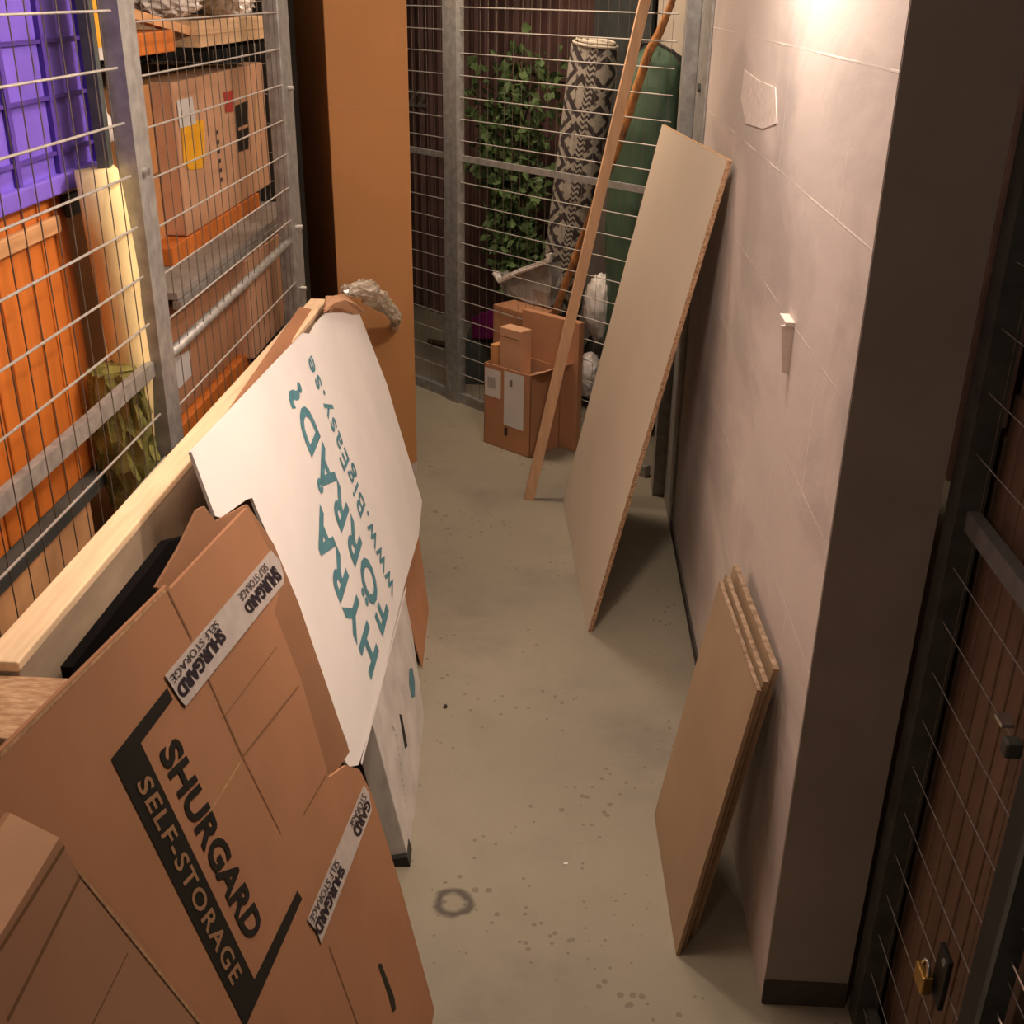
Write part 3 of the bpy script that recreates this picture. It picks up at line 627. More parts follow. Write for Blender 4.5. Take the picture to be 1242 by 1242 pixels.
# brown sheets behind the white one
def pts_off(l): return l
t = thing('cardboard_sheet', 'brown cardboard sheet between the wooden slab and the white printed sheet', 'cardboard', (-0.6, 2.5, 0))
uv = [(-0.3016, -0.7497), (0.8855, -0.8484), (1.199, -0.7763), (1.531, -0.7776), (1.644, -0.707), (1.715, -0.6283), (1.736, -0.3103), (1.647, -0.0108), (1.45, 0.0801), (1.103, 0.3602), (0.848, 0.3413), (0.9248, 0.0793), (0.3788, -0.0761), (-0.1334, -0.441)]
sheet('sheet_face', 'brown', uv, 0.005, 'card', t)

# crumpled film bag on top
t = thing('plastic_bag', 'crumpled clear plastic bag draped on top of the leaning cardboard', 'bag', (-0.66, 3.6, 0.9))
pb = [(-0.66, 3.394, 1.058), (-0.66, 3.65, 1.002), (-0.66, 3.924, 0.9178), (-0.66, 4.119, 0.8322), (-0.66, 4.271, 0.7476), (-0.66, 4.435, 0.6492)]
bm = bmesh.new(); path_tube(bm, [(p[0] + 0.02 * math.sin(i * 2), p[1] * 1.0, p[2]) for i, p in enumerate(pb)], [0.012, 0.030, 0.036, 0.028, 0.018, 0.008], 14)
bmesh.ops.subdivide_edges(bm, edges=bm.edges, cuts=2, use_grid_fill=True); crumple(bm, 0.011, 11); obj('bag_film', bm, 'film', t)
pb = [(-0.66, 3.079, 1.079), (-0.66, 3.164, 1.081), (-0.66, 3.283, 1.05), (-0.66, 3.462, 0.9892), (-0.66, 3.662, 0.9207)]
bm = bmesh.new(); path_tube(bm, pb, [0.006, 0.016, 0.02, 0.018, 0.006], 10); crumple(bm, 0.005, 12); obj('paper_scrap', bm, 'card_light', t)

# white printed sheet
t = thing('white_cardboard_sheet', 'large white cardboard sheet with teal lettering leaning on the left stack', 'cardboard', (-0.5, 2.6, 0.3))
uv = [(0.9347, -0.8069), (1.423, -0.73), (1.503, -0.4538), (1.482, -0.3631), (1.448, -0.0404), (1.2, -0.0029), (0.7309, -0.0107), (0.0185, 0.0043), (-0.1896, -0.0039), (-0.2472, -0.0372), (-0.2669, -0.0701), (-0.2061, -0.062), (-0.214, -0.2321), (-0.1902, -0.3921), (-0.3352, -0.4379), (-0.3307, -0.4499), (-0.2267, -0.4584), (-0.2014, -0.5075), (-0.2181, -0.5819), (-0.221, -0.6353), (-0.2552, -0.6438), (-0.4135, -0.6646), (-0.4362, -0.6761), (-0.4306, -0.7942), (0.605, -0.8101), (0.6799, -0.7938), (0.7849, -0.8044)]
sheet('sheet_face', 'white', uv, 0.006, 'white_card', t)
uv = [(-0.4275, -0.7811), (-0.4306, -0.7942), (-0.4516, -0.793), (-0.4467, -0.6644), (-0.4135, -0.6646), (-0.4326, -0.6748)]
bm = bmesh.new(); line_on(bm, 'white', *[(0.7612, -0.0053), (-0.1826, -0.0015)], 0.008, 0.004); obj('fold_ridge', bm, 'white_card', t)
letters_on('printed_text', 'HYRA', 'white', [(0.2567, -0.0493), (0.1998, -0.4697), (0.068, -0.4546), (0.1125, -0.0475)], 'teal', t, 0.035, space=1.18)
letters_on('printed_text', 'FÖRRÅD?', 'white', [(0.4842, -0.0562), (0.3895, -0.7411), (0.2563, -0.7256), (0.3409, -0.0495)], 'teal', t, 0.03, space=1.12)
letters_on('printed_text', 'www.BigEasy.se', 'white', [(0.6477, -0.0583), (0.6052, -0.7524), (0.519, -0.7486), (0.5368, -0.0544)], 'teal', t, 0.012, space=1.15)
# its lower body: a folded white box standing on the floor
t = thing('flattened_white_box', 'scuffed white flattened box standing on the floor under the teal printed sheet', 'box', (-0.35, 2.3, 0))
uv = [(0.0479, 0.3915), (0.7995, 0.311), (0.7609, 0.1945), (0.6183, 0.0076), (0.5704, -0.0045), (0, 0)]
sheet('box_body', 'low', uv, 0.05, 'white_dirty', t, bevel=0.002)
bm = bmesh.new(); nl = Vector(PLANES['low'][3])
qa = [(-0.3175, 2.095, -0.0021), (-0.3161, 2.069, -0.0012)]
pa = Vector(qa[0]); 
pts = [P3('low', (-0.012, -0.0), 0.002), P3('low', (0.05, 0.0), 0.002), P3('low', (0.05, 0.03), 0.002), P3('low', (-0.012, 0.03), 0.002)]
add_poly_prism(bm, pts, -nl * 0.056); obj('scuffed_foot', bm, 'black_plastic', t)
decal('handle_slot', 'low', [(0.3153, 0.2134), (0.339, 0.1938), (0.3045, 0.1184), (0.2713, 0.1358)], 'black', t)
decal('teal_print', 'low', [(0.5741, 0.1806), (0.6223, 0.1544), (0.6011, 0.1176), (0.5514, 0.1036), (0.5078, 0.1312), (0.5227, 0.1652)], 'teal', t)
bm = bmesh.new()
pr = [(0.2025, 0.2544), (0.2157, 0.2244), (0.2045, 0.1945), (0.1818, 0.1607), (0.1536, 0.1341), (0.1356, 0.1022), (0.1101, 0.0767)]
for a_, b_ in zip(pr, pr[1:]):
    for f_ in (0.1, 0.5): 
        p_ = (a_[0] + (b_[0] - a_[0]) * f_, a_[1] + (b_[1] - a_[1]) * f_); q_ = (a_[0] + (b_[0] - a_[0]) * (f_ + 0.22), a_[1] + (b_[1] - a_[1]) * (f_ + 0.22))
        line_on(bm, 'low', p_, (q_[0] + 0.01, q_[1]), 0.006, 0.001)
obj('faint_writing', bm, 'galv', t)

# printed brown sheet in front
t = thing('printed_cardboard_sheet', 'big brown cardboard sheet with black frame and lettering and white tape strips', 'cardboard', (-0.4, 1.2, 0))
uv = [(-0.956, -1.207), (-0.5696, -1.206), (-0.5645, -1.198), (-0.404, -1.201), (-0.2727, -1.202), (-0.2454, -1.146), (-0.2073, -1.061), (-0.2729, -1.031), (-0.2382, -0.8923), (-0.2293, -0.7062), (-0.1412, -0.6739), (-0.0843, -0.629), (-0.0512, -0.5509), (-0.0208, -0.3235), (0, 0)]
n_ = Vector(PLANES['shur'][3]); P_ = Vector(PLANES['shur'][0]); u_ = Vector(PLANES['shur'][1]); v_ = Vector(PLANES['shur'][2])
# run of the plane along the floor, towards the camera
fd = n_.cross(Vector((0, 0, 1))).normalized()
if fd.y > 0: fd = -fd
fp = P_ + fd * 1.15
uv += [((fp - P_).dot(u_), (fp - P_).dot(v_)), (uv[0][0] - 0.27, uv[0][1] - 0.0)]
sheet('sheet_face', 'shur', uv, 0.006, 'card', t)
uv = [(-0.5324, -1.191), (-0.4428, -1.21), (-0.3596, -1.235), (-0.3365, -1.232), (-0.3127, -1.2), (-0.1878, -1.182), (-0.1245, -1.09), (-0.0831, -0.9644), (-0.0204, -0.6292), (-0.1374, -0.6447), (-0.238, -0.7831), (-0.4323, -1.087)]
sheet('back_layer', 'shurback', uv, 0.005, 'card_shaded', t)
decal('printed_frame', 'shur', [(-0.6426, -1.102), (-0.7966, -1.099), (-0.7012, -0.638), (-0.4459, -0.6349), (-0.4543, -0.6565), (-0.6454, -0.6644), (-0.7329, -1.08), (-0.6376, -1.083)], 'black', t)
letters_on('printed_text', 'SHURGARD', 'shur', [(-0.7024, -1.049), (-0.632, -0.7136), (-0.5781, -0.6981), (-0.6529, -1.042)], 'black', t, 0.035)
letters_on('printed_text', 'SELF-STORAGE', 'shur', [(-0.7672, -1.048), (-0.7019, -0.7052), (-0.6695, -0.6983), (-0.7362, -1.041)], 'tan_print', t, 0.018, 0.0016, 1.18)
tp = decal('packing_tape', 'shur', [(-0.6416, -1.118), (-0.2312, -1.117), (-0.2068, -1.089), (-0.2064, -1.062), (-0.218, -1.053), (-0.6143, -1.06), (-0.621, -1.069)], 'tape', t, 0.0022)
letters_on('tape_text', 'SHURGARD', 'shur', [(-0.471, -1.099), (-0.6265, -1.092), (-0.6174, -1.071), (-0.4577, -1.077)], 'ink_purple', tp, 0.05, 0.003)
letters_on('tape_text', 'SHURGARD', 'shur', [(-0.2372, -1.093), (-0.3813, -1.089), (-0.3672, -1.07), (-0.2146, -1.063)], 'ink_purple', tp, 0.05, 0.003)
letters_on('tape_text', 'SELF STORAGE', 'shur', [(-0.476, -1.113), (-0.6341, -1.111), (-0.6269, -1.099), (-0.4683, -1.102)], 'ink_purple', tp, 0.0, 0.003)
letters_on('tape_text', 'SELF STORAGE', 'shur', [(-0.2685, -1.111), (-0.3896, -1.111), (-0.3789, -1.097), (-0.2589, -1.097)], 'ink_purple', tp, 0.0, 0.003)
tp = decal('packing_tape', 'shur', [(-0.4511, -0.6013), (-0.0871, -0.5979), (-0.0729, -0.5708), (-0.0778, -0.5368), (-0.427, -0.5361), (-0.4301, -0.5607)], 'tape', t, 0.0022)
letters_on('tape_text', 'SHURGARD', 'shur', [(-0.2812, -0.571), (-0.4372, -0.5744), (-0.4237, -0.5458), (-0.2675, -0.549)], 'ink_purple', tp, 0.05, 0.003)
letters_on('tape_text', 'GARD', 'shur', [(-0.093, -0.5703), (-0.1945, -0.5737), (-0.1728, -0.5445), (-0.0748, -0.5472)], 'ink_purple', tp, 0.05, 0.003)
letters_on('tape_text', 'SELF STORAGE', 'shur', [(-0.2946, -0.5925), (-0.4451, -0.5978), (-0.4369, -0.5803), (-0.2828, -0.5755)], 'ink_purple', tp, 0.0, 0.003)
letters_on('tape_text', 'STORAGE', 'shur', [(-0.1049, -0.5923), (-0.2005, -0.5932), (-0.1881, -0.5743), (-0.09, -0.5735)], 'ink_purple', tp, 0.0, 0.003)
decal('handle_slot', 'shur', [(-0.2284, -0.3185), (-0.212, -0.3076), (-0.1924, -0.2115), (-0.1985, -0.1905), (-0.2173, -0.2008), (-0.2167, -0.2379)], 'black', t)
for a_, b_, w_ in (([(-0.5737, -1.2)][0], [(-0.5498, -1.121)][0], 0.004), ([(-0.5372, -1.061)][0], [(-0.5041, -0.9182)][0], 0.004), ([(-0.5041, -0.9182)][0], [(-0.256, -0.893)][0], 0.004),
                  ([(-0.5314, -0.9925)][0], [(-0.3008, -0.9844)][0], 0.002), ([(-0.5041, -0.9182)][0], [(-0.4554, -0.7594)][0], 0.002),
                  ([(-0.3631, -0.7264)][0], [(-0.2059, -0.7151)][0], 0.003), ([(-0.3992, -0.5058)][0], [(-0.3679, -0.2889)][0], 0.003)):
    bm = bmesh.new(); line_on(bm, 'shur', a_, b_, w_); obj('fold_crease', bm, 'card_dark', t)
bm = bmesh.new(); line_on(bm, 'shur', *[(-0.5054, -0.9164), (-0.6307, -0.9164)], 0.003); obj('fold_crease', bm, 'card_edge', t)
bm = bmesh.new(); line_on(bm, 'shur', *[(-0.9575, -1.204), (-0.5796, -1.203)], 0.004); obj('cut_edge', bm, 'card_edge', t)

# nearest folded box at the lower left corner
t = thing('folded_moving_box', 'folded brown moving box nearest the camera at the bottom left corner', 'box', (-0.4, 0.8, 0))
uvn_ = [(-1.053, -1.173), (-1.043, -1.135), (-1.001, -1.036), (-0.9411, -0.8664), (-0.9, -0.7415), (-1.133, -0.9797), (-1.241, -1.118), (-1.213, -1.167), (-1.147, -1.159)]
sheet('front_flap', 'near', uvn_, 0.006, 'card2', t)
bm = bmesh.new()
a_, b_ = [P3('near', p) for p in [(-1.052, -1.174), (-1.148, -1.16)]]
b_ = a_ + (b_ - a_) * 2.0
qq = [(-0.4679, 0.8318, 1.15), (-0.522, 0.8595, 1.15)]
inw = Vector(qq[1]) - Vector(qq[0])
add_poly_prism(bm, [a_, b_, b_ + inw, a_ + inw], (0, 0, -0.005)); obj('top_flap', bm, 'card_light', t)
bm = bmesh.new(); add_poly_prism(bm, [a_ + inw, b_ + inw, b_ + inw + Vector((0.03, 0, -0.9)), a_ + inw + Vector((0.03, 0, -0.9))], (-0.005, 0, 0)); obj('back_flap', bm, 'card', t)
bm = bmesh.new(); line_on(bm, 'near', *[(-1.044, -1.129), (-1.175, -1.102)], 0.004); obj('fold_crease', bm, 'card_dark', t)
bm = bmesh.new(); line_on(bm, 'near', *[(-1.017, -1.025), (-1.095, -1.016)], 0.002); obj('fold_crease', bm, 'card_dark', t)
bm = bmesh.new(); line_on(bm, 'near', *[(-1.05, -1.164), (-1.158, -1.151)], 0.004); obj('inner_fold', bm, 'card_dark', t)
bm = bmesh.new(); line_on(bm, 'near', *[(-1.044, -1.134), (-0.9425, -0.8677)], 0.003); obj('cut_edge', bm, 'card_edge', t)
tag(box('black_bin_lid', 'black_and_shade', (-0.72, -0.50, 0.62, 0.80, 0.0, 1.12)), 'black plastic edge peeking out at the far left above the folded box', 'bin')

# ================================================================ boards on the right
t = thing('melamine_board', 'large beige melamine board with raw chipboard edge leaning on the block wall', 'board', (0.25, 3.6, 0))
uv = [(0, 0), (1.039, 0.0064), (1.07, 1.506), (-0.0089, 1.526)]
sheet('board_face', 'board', uv, 0.013, 'melamine', t)
nb = Vector(PLANES['board'][3])
a_, b_ = P3('board', uv[0]), P3('board', uv[3]); ed = (P3('board', uv[0]) - P3('board', uv[1])).normalized() * 0.004
bm = bmesh.new(); add_poly_prism(bm, [a_, b_, b_ + ed, a_ + ed], -nb * 0.0135); obj('raw_edge', bm, 'chip', t)
c_ = P3('board', uv[2]); up = (b_ - a_).normalized() * 0.0015
bm = bmesh.new(); add_poly_prism(bm, [c_, b_, b_ + up, c_ + up], -nb * 0.0135); obj('top_edge_band', bm, 'card_edge', t)

grp = 'brown boards leaning low on the block wall'
ns = Vector(PLANES['small'][3])
uv = [(0.0031, 0.0016), (0.4625, -0.0042), (0.4787, 0.6785), (0.0187, 0.6865)]
t = thing('hardboard_sheet', 'front brown hardboard sheet of the small stack leaning low on the wall', 'board', (0.33, 2.0, 0), grp)
sheet('board_face', 'small', uv, 0.008, 'hdf', t)
a_, b_ = P3('small', uv[3], 0.0003), P3('small', uv[2], 0.0003)
bm = bmesh.new(); add_poly_prism(bm, [a_, b_, b_ + Vector((0, 0, 0.002)), a_ + Vector((0, 0, 0.002))], -ns * 0.009); obj('worn_top_edge', bm, 'worn', t)
for k, (th, dz, dy, lab) in enumerate(((0.010, 0.004, 0.02, 'middle brown board of the small stack leaning low on the wall'), (0.012, 0.012, 0.055, 'rear brown board of the small stack, touching the block wall'))):
    t = thing('hardboard_sheet', lab, 'board', (0.37 + 0.02 * k, 2.05, 0), grp)
    off = 0.012 + 0.022 * k
    A0, A1, A2, A3 = [P3('small', p) for p in uv]
    sh = Vector((off, dy, 0)); s2 = Vector((0.016 + 0.024 * k, dy + 0.005, dz))
    pts = [A0 + sh, A1 + sh, A2 + s2, A3 + s2]
    if k == 1:
        pts[2].x = min(pts[2].x, XW - 0.014); pts[3].x = min(pts[3].x, XW - 0.014)
    bm = bmesh.new(); add_poly_prism(bm, pts, (th, 0, 0)); obj('board_face', bm, 'hdf', t)
    bm = bmesh.new(); add_poly_prism(bm, [pts[3], pts[2], pts[2] + Vector((0, 0, 0.002)), pts[3] + Vector((0, 0, 0.002))], (th, 0, 0)); obj('worn_top_edge', bm, 'worn', t)

# little plate sticking out of the wall
q = [(0.455, 2.318, 1.31), (0.455, 2.193, 1.296), (0.455, 2.199, 1.221), (0.455, 2.312, 1.209), (0.455, 2.241, 1.269)]
t = thing('wall_bracket', 'small pale bracket sticking out of the block wall', 'bracket', (XW, q[0][1], q[0][2] - 0.1))
bm = bmesh.new()
add_poly_prism(bm, [(0.447, q[1][1], q[1][2] + 0.01), (0.447, q[1][1] + 0.07, q[1][2] + 0.01), (0.465, q[1][1] + 0.07, q[1][2] + 0.01), (0.465, q[1][1], q[1][2] + 0.01)], (0, 0, 0.008)); obj('top_plate', bm, 'plaster', t)
bm = bmesh.new()
add_poly_prism(bm, [(0.440, q[1][1] + 0.002, q[1][2] + 0.01), (0.465, q[1][1] + 0.002, q[1][2] + 0.01), (0.465, q[1][1] + 0.002, q[1][2] - 0.09), (0.452, q[1][1] + 0.002, q[1][2] - 0.085)], (0, 0.008, 0)); obj('web', bm, 'plaster', t)

# thin lath leaning on the far fence
q = [(-0.1212, 4.208, 0), (-0.0735, 4.204, 0)]
top = Vector((0.262, 4.56, 1.90)); a_ = Vector(q[0]); d_ = (top - a_).normalized(); L = 2.3
s_ = Vector((0.035, 0.0, 0)); s_ = Vector((0.040, 0.012, 0))
t = thing('wooden_lath', 'long thin pale wooden lath leaning against the far fence', 'lath', (a_.x, a_.y, 0))
bm = bmesh.new(); add_poly_prism(bm, [a_, a_ + s_, a_ + s_ + d_ * L, a_ + d_ * L], Vector((-0.004, 0.016, 0.0))); obj('lath_body', bm, 'lath', t)

# bark pole behind the fence
pb = [(0.0141, 4.998, 0.6935), (0.104, 4.906, 0.9867), (0.1726, 4.836, 1.208), (0.2094, 4.798, 1.325), (0.2446, 4.762, 1.444), (0.2699, 4.737, 1.549), (0.3098, 4.696, 1.693), (0.3434, 4.661, 1.768), (0.3772, 4.627, 1.866), (0.3948, 4.609, 1.936)]
t = thing('bark_pole', 'crooked orange pole with bark leaning behind the far fence, right of the lath', 'pole', (pb[0][0], pb[0][1], 0))
bm = bmesh.new(); r_ = random.Random(2)
base_ = Vector(pb[0]) + (Vector(pb[0]) - Vector(pb[2])).normalized() * 0.62
base_.z = max(base_.z, 0.0)
path_tube(bm, [tuple(base_)] + pb, [0.017, 0.018, 0.019, 0.017, 0.020, 0.018, 0.019, 0.018, 0.015, 0.014, 0.012], 9); crumple(bm, 0.0015, 4); obj('pole_body', bm, 'bark', t, smooth=True)

# ================================================================ open carton in front of the far fence
fl_ = [(-0.3333, 4.854, 0), (-0.1162, 4.669, 0), (0.0308, 4.832, 0)]
b0, b1 = Vector(fl_[0]), Vector(fl_[1])
du = (b1 - b0).normalized(); dv = Vector((-du.y, du.x, 0)); W_ = (b1 - b0).length; D_ = 0.20; H_ = 0.385
t = thing('open_cardboard_box', 'open brown cardboard box with two white labels by the far fence', 'box', b0 + du * W_ / 2 + dv * 0.08)
bm = bmesh.new(); wt = 0.005
def wallp(p, q, h0=0.0, h1=H_, off=None):
    add_poly_prism(bm, [p + Vector((0, 0, h0)), q + Vector((0, 0, h0)), q + Vector((0, 0, h1)), p + Vector((0, 0, h1))], off)
wallp(b0, b1, off=dv * wt); wallp(b1, b1 + dv * D_, off=-du * wt); wallp(b0, b0 + dv * D_, off=du * wt); wallp(b0 + dv * D_, b1 + dv * D_, off=-dv * wt)
add_poly_prism(bm, [b0, b1, b1 + dv * D_, b0 + dv * D_], (0, 0, wt)); obj('box_walls', bm, 'card', t)
bm = bmesh.new(); r0 = b1 + Vector((0, 0, H_)); r1 = r0 + dv * D_
add_poly_prism(bm, [r0, r1, r1 + du * 0.07 + Vector((0, 0, 0.03)), r0 + du * 0.07 + Vector((0, 0, 0.03))], (0, 0, 0.004)); obj('open_flap', bm, 'card_light', t)
bm = bmesh.new(); r0 = b1 + dv * D_ * 0.25 ; add_poly_prism(bm, [r0 + Vector((0, 0, H_ - 0.015)), r0 + dv * 0.12 + Vector((0, 0, H_ - 0.015)), r0 + dv * 0.12 - du * 0.12 + Vector((0, 0, H_ - 0.05)), r0 - du * 0.12 + Vector((0, 0, H_ - 0.05))], (0, 0, 0.004)); obj('inner_flap', bm, 'card_light', t)
def on_front(a, z, off=0.0015): return b0 + du * a * W_ - dv * off + Vector((0, 0, z))
def flabel(a0, a1, z0_, z1_, name, material, off=0.0015):
    bm = bmesh.new(); bm.faces.new([bm.verts.new(on_front(*p, off)) for p in ((a0, z0_), (a1, z0_), (a1, z1_), (a0, z1_))]); return obj(name, bm, material, t)
flabel(0.0 + 0.02, 0.37, 0.235, 0.365, 'paper_label', 'paper')
flabel(0.44, 0.86, 0.12, 0.375, 'paper_label', 'paper')
for i in range(5): flabel(0.09 + i * 0.035, 0.09 + i * 0.035 + 0.018, 0.275, 0.325, 'barcode_bar', 'galv', 0.0025)
flabel(0.56, 0.62, 0.31, 0.34, 'small_print', 'galv', 0.0025)
flabel(0.46, 0.52, 0.07, 0.11, 'small_print', 'ink_purple', 0.0025)
# narrow carton inside / behind it
def slim(name, label, p, w, d, z0_, h, material, open_top=False, dirs=None, group=None):
    uu, vv = dirs or (du, dv)
    tt = thing(name, label, 'box', p + Vector((0, 0, z0_)), group); bm = bmesh.new(); z = Vector((0, 0, z0_))
    add_poly_prism(bm, [p + z, p + uu * w + z, p + uu * w + vv * d + z, p + vv * d + z], (0, 0, h)); obj('carton_body', bm, material, tt, bevel=0.003)
    return tt
grp = 'cartons stacked in the open box'
tt = slim('cardboard_box', 'narrow upright carton standing inside the open box', b0 + du * 0.05 + dv * 0.045, 0.13, 0.07, 0.006, 0.545, 'card_light', group=grp)
bm = bmesh.new(); p_ = b0 + du * 0.05 + dv * 0.043; add_poly_prism(bm, [p_ + Vector((0, 0, 0.51)), p_ + du * 0.13 + Vector((0, 0, 0.51)), p_ + du * 0.13 + Vector((0, 0, 0.514)), p_ + Vector((0, 0, 0.514))], -dv * 0.001); obj('flap_seam', bm, 'card_dark', tt)
slim('cardboard_box', 'thin carton at the left inside the open box', b0 + du * 0.008 + dv * 0.03, 0.035, 0.12, 0.006, 0.46, 'card_orange', group=grp)
slim('cardboard_box', 'wide brown carton against the fence behind the narrow one', b0 + du * 0.04 + dv * 0.202, 0.34, 0.035, 0.0, 0.60, 'card', group=grp)

# silver bag, magenta tub, white bags behind the fence
cb = [(-0.1582, 5.289, 0.6505)][0]
t = thing('silver_bag', 'open crumpled silver plastic bag above the cartons behind the far fence', 'bag', (cb[0], cb[1], cb[2] - 0.12))
bm = bmesh.new(); q = [(-0.3343, 5.469, 0.6483), (-0.2734, 5.407, 0.5671), (-0.1808, 5.312, 0.5487), (-0.0599, 5.188, 0.5597), (-0.0473, 5.176, 0.6684), (-0.0541, 5.183, 0.7701), (-0.1999, 5.332, 0.6948), (-0.2912, 5.425, 0.6312)]
add_poly_prism(bm, q, tuple(MB * 0.10)); bmesh.ops.triangulate(bm, faces=bm.faces); bmesh.ops.subdivide_edges(bm, edges=bm.edges, cuts=2); crumple(bm, 0.007, 9); obj('bag_body', bm, 'silver_bag', t)
bm = bmesh.new(); q = [(-0.3248, 5.445, 0.654), (-0.2988, 5.419, 0.6245), (-0.1993, 5.317, 0.6942), (-0.058, 5.172, 0.7799), (-0.0589, 5.173, 0.8099)]
path_tube(bm, q, [0.014, 0.016, 0.011, 0.012, 0.015], 9); crumple(bm, 0.005, 10); obj('bag_rim', bm, 'white_bag', t)
# carton stack that carries the silver bag
cc = F(0.60, 0.03); slim('cardboard_box', 'tall plain carton behind the far fence under the silver bag', cc, 0.28, 0.16, 0.0, max(0.2, cb[2] - 0.105), 'card', dirs=(EB, MB))
q = [(-0.47, 5.737, 0.3502), (-0.3502, 5.614, 0.4292), (-0.3491, 5.613, 0.2694), (-0.4607, 5.727, 0.2333)]
t = thing('plastic_tub', 'magenta plastic tub behind the far fence beside the cartons', 'tub', (q[0][0], q[0][1], q[2][2] - 0.05))
bm = bmesh.new(); add_poly_prism(bm, q, tuple(MB * 0.14)); obj('tub_body', bm, 'magenta', t, bevel=0.01)
tag(box('storage_crate', 'slate', (q[0][0] - 0.02, q[0][0] + 0.20, q[0][1] - 0.05, q[0][1] + 0.25, 0.0, q[3][2] - 0.002)), 'dark crate under the magenta tub', 'crate')
for cpx, rx, rz, lab, sd in (([(0.1819, 5.141, 0.5782)][0], 0.07, 0.15, 'upright crumpled white paper bag behind the fence beside the lath', 21), ([(0.1513, 5.173, 0.2355)][0], 0.06, 0.11, 'lower white crumpled bag behind the fence, partly hidden by the big board', 22)):
    bm = bmesh.new(); blob(bm, cpx, rx, rx, rz, sub=4, amt=0.09, seed=sd); t_ = tag(obj('paper_bag', bm, 'white_bag', smooth=True), lab, 'bag')
cp = [(0.1767, 5.147, 0.0991)][0]
t = thing('black_sack', 'black bin sack on the floor behind the white bags', 'sack', (cp[0], cp[1], 0))
bm = bmesh.new(); blob(bm, (cp[0] + 0.10, cp[1] + 0.22, 0.22), 0.17, 0.13, 0.22, sub=4, amt=0.04, seed=31); obj('sack_body', bm, 'black_plastic', t, smooth=True)

# corrugated maroon partition behind
corrugated('corrugated_partition', F(-1.6, 1.0), F(3.2, 1.0), 0.0, 2.5, 0.085, 0.018, 'maroon', 'dark maroon ribbed metal partition behind the far storage unit', -MB)
PLANES['clad'] = (tuple(F(0, 0.975)), tuple(EB), (0, 0, -1), tuple(-MB))
part = bpy.data.objects['corrugated_partition.001']
q = [(-0.996, 7.312, 1.252), (-0.8504, 7.163, 1.258), (-0.8485, 7.162, 1.352), (-0.9931, 7.31, 1.348)]
lettering('painted_number', '22', q, 'grey_board', part, 0.03)
# grey low panel behind post
q = F(0.55, 0.8)
t = thing('grey_panel', 'dull brown-grey board standing behind the far fence right of its post', 'board', q)
bm = bmesh.new(); add_poly_prism(bm, [F(0.22, 0.8), F(0.80, 0.8), F(0.80, 0.8, 1.12), F(0.22, 0.8, 1.12)], tuple(MB * 0.02)); obj('board_face', bm, 'dark_wall', t)

# artificial ivy
t = thing('ivy_plant', 'tall leafy green plant behind the far fence left of the rolled rug', 'plant', F(0.75, 0.5))
ax = [(-0.1954, 5.814, 1.594), (-0.283, 5.903, 1.261), (-0.2328, 5.852, 0.8649), (-0.1725, 5.79, 0.4975)]
bm = bmesh.new()
for k in range(5):
    path_tube(bm, [(F(0.75, 0.5) + Vector((0.02 * k, 0.02 * (k % 2), 0)))[:]] + [tuple(Vector(p) + Vector((0.03 * (k - 2), 0.02 * (k % 3 - 1), 0))) for p in reversed(ax)], 0.005, 6)
obj('stems', bm, 'stem', t)
bm = bmesh.new(); r_ = random.Random(5)
for k in range(1050):
    s = r_.random() ** 0.85 * 2.999; i = int(s); f_ = s - i
    c_ = Vector(ax[i]) * (1 - f_) + Vector(ax[i + 1]) * f_
    wd = 0.20 if s < 1.7 else 0.12
    c_ = c_ + EB * max(-1.8 * wd, min(1.25 * wd, r_.gauss(-0.03, wd * 0.75))) + MB * r_.uniform(-0.10, 0.10) + Vector((0, 0, r_.gauss(0, 0.05)))
    sz = r_.uniform(0.020, 0.042)
    R_ = Matrix.Rotation(r_.uniform(0, 6.28), 3, 'Z') @ Matrix.Rotation(r_.uniform(-1.2, 1.2), 3, 'X') @ Matrix.Rotation(r_.uniform(0, 6.28), 3, 'Y')
    shp = [(0, -1, 0), (0.55, -0.45, 0.12), (0.75, 0.1, 0.18), (0.35, 0.3, 0.1), (0, 1.1, 0), (-0.35, 0.3, 0.1), (-0.75, 0.1, 0.18), (-0.55, -0.45, 0.12)]
    vs = [bm.verts.new(c_ + R_ @ (Vector(p) * sz)) for p in shp]; cv = bm.verts.new(c_ + R_ @ Vector((0, 0, -0.05 * sz)))
    for a_ in range(8): bm.faces.new((vs[a_], vs[(a_ + 1) % 8], cv))
lv = obj('leaves', bm, 'leaf', t)

# rolled rug
ra = [(0.1133, 5.212, 1.696), (0.013, 5.314, 0.6765)]
A_, B_ = Vector(ra[0]), Vector(ra[1]); dr = (B_ - A_).normalized(); B_ = A_ + dr * ((A_.z - 0.0) / -dr.z)
t = thing('rolled_rug', 'rolled rug with black and cream woven pattern behind the far fence', 'rug', tuple(B_))
bm = bmesh.new(); uvl = bm.loops.layers.uv.new('uv')
s = dr.cross(Vector((0, 1, 0))).normalized(); q_ = dr.cross(s); R0 = 0.098; nseg = 40; Lr = (B_ - A_).length; nr = 24
def flat_r(a): return R0 * (1.0 + 0.10 * math.sin(a * 2 + 0.6))
rings = [[bm.verts.new(A_ + dr * (Lr * j / nr) + s * math.cos(k * 2 * math.pi / nseg) * flat_r(k * 2 * math.pi / nseg) + q_ * math.sin(k * 2 * math.pi / nseg) * flat_r(k * 2 * math.pi / nseg) * 0.85) for k in range(nseg)] for j in range(nr + 1)]
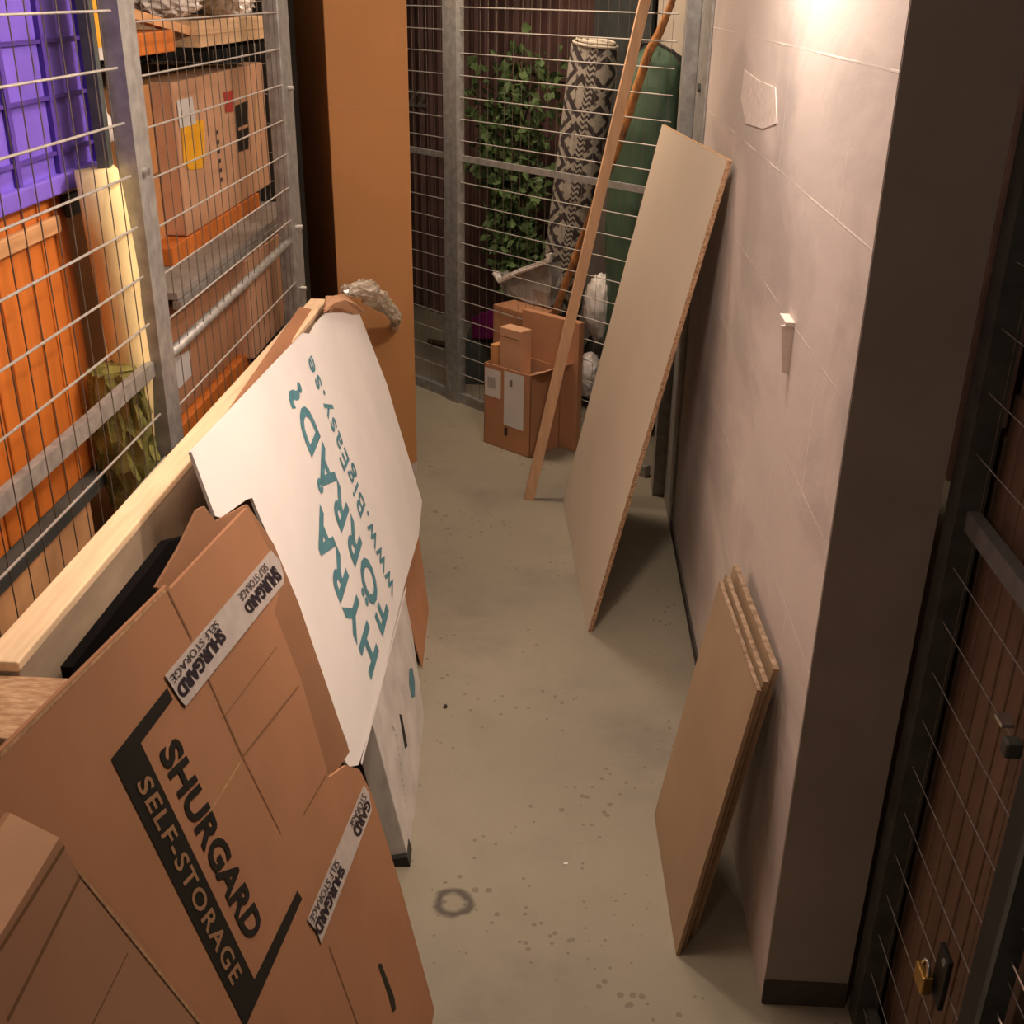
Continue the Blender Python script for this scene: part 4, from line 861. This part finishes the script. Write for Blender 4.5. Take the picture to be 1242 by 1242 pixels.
for j in range(nr):
    for k in range(nseg):
        f_ = bm.faces.new((rings[j][k], rings[j][(k + 1) % nseg], rings[j + 1][(k + 1) % nseg], rings[j + 1][k])); f_.smooth = True
        for lp, (kk, jj) in zip(f_.loops, ((k, j), (k + 1, j), (k + 1, j + 1), (k, j + 1))): lp[uvl].uv = (kk * 2 * math.pi / nseg * R0, jj * Lr / nr)
bm.verts.index_update()
obj('rug_roll', bm, 'rug', t)
bm = bmesh.new()
for j in range(6):
    rr = R0 * (0.97 - j * 0.14); pts = [A_ - dr * (0.006 + 0.012 * (j % 2)) + s * math.cos(a) * rr + q_ * math.sin(a) * rr * 0.85 for a in [i * 2 * math.pi / 24 for i in range(25)]]
    path_tube(bm, pts, 0.006, 6)
obj('rug_end_layers', bm, 'cream', t)

# green sack
q = [(0.2923, 5.071, 1.695), (0.4098, 4.951, 1.69), (0.4559, 4.904, 1.643), (0.4978, 4.861, 1.484), (0.4794, 4.88, 0.8063), (0.2954, 5.068, 0.7403), (0.2052, 5.16, 0.7358), (0.2417, 5.123, 1.217), (0.2692, 5.095, 1.525)]
t = thing('green_sack', 'tall green sack standing behind the far fence near the wall', 'sack', (q[5][0], q[5][1], 0))
cen = [([(0.3771, 5.056, 1.691)][0], 0.06), ([(0.3744, 5.059, 1.633)][0], 0.13), ([(0.3788, 5.054, 1.465)][0], 0.165), ([(0.3673, 5.066, 1.227)][0], 0.17), ([(0.3574, 5.076, 0.9427)][0], 0.165), ([(0.3448, 5.089, 0.6801)][0], 0.135)]
pts = [Vector(c[0]) for c in cen]; last = pts[-1].copy(); last.z = 0.0
bm = bmesh.new(); path_tube(bm, [tuple(p) for p in pts] + [(last.x, last.y, 0.35), (last.x, last.y, 0.0)], [c[1] for c in cen] + [0.13, 0.12], 18); bmesh.ops.subdivide_edges(bm, edges=bm.edges, cuts=1, use_grid_fill=True); crumple(bm, 0.009, 13)
obj('sack_body', bm, 'sack', t, smooth=True)
bm = bmesh.new(); path_tube(bm, [(0.2687, 4.938, 1.688), (0.3045, 4.901, 1.721), (0.3601, 4.845, 1.718), (0.416, 4.787, 1.691), (0.4488, 4.754, 1.645)], 0.007, 6); obj('sack_rim', bm, 'black_plastic', t)
for nm_, mt_, q, lb_ in (('cream_board', 'cream', [(0.3971, 5.565, 1.875), (0.5667, 5.391, 1.879)], 'pale cream board standing behind the green sack'), ('dark_board', 'slate', [(0.121, 5.991, 1.869), (0.3819, 5.724, 1.874)], 'dark slate board standing behind the rug and the lath')):
    p_, q_ = Vector(q[0]), Vector(q[1]); p_.z = 0; q_.z = 0
    bm = bmesh.new(); add_poly_prism(bm, [p_, q_, q_ + Vector((0, 0, 2.3)), p_ + Vector((0, 0, 2.3))], MB * 0.02)
    tag(obj(nm_, bm, mt_), lb_, 'board')
# loose bits on the unit floor
q = [(-0.7691, 6.401, 0), (-0.5648, 6.303, 0), (-0.6581, 6.516, 0)]
bm = bmesh.new(); add_tube(bm, Vector(q[0]) + Vector((0, 0, 0.02)), Vector(q[1]) + Vector((0, 0, 0.02)), 0.018, 8); tag(obj('wooden_stick', bm, 'stem'), 'brown stick lying on the floor behind the far fence', 'stick')
# white chip on the floor
q = [(0.0569, 2.094, -0)][0]
bm = bmesh.new(); add_poly_prism(bm, [(q[0] - 0.006, q[1] - 0.003, 0.0005), (q[0] + 0.004, q[1] - 0.004, 0.0005), (q[0] + 0.006, q[1] + 0.003, 0.0005), (q[0] - 0.002, q[1] + 0.003, 0.0005)], (0, 0, 0.002))
tag(obj('paint_chip', bm, 'white_bag'), 'tiny white chip lying alone on the concrete floor', 'chip')
q = [(-0.2972, 2.721, 0)][0]
bm = bmesh.new(); blob(bm, (q[0], q[1], 0.004), 0.006, 0.008, 0.005, sub=2, amt=0.2); tag(obj('pebble', bm, 'black_plastic'), 'small dark pebble on the floor beside the white box', 'pebble')
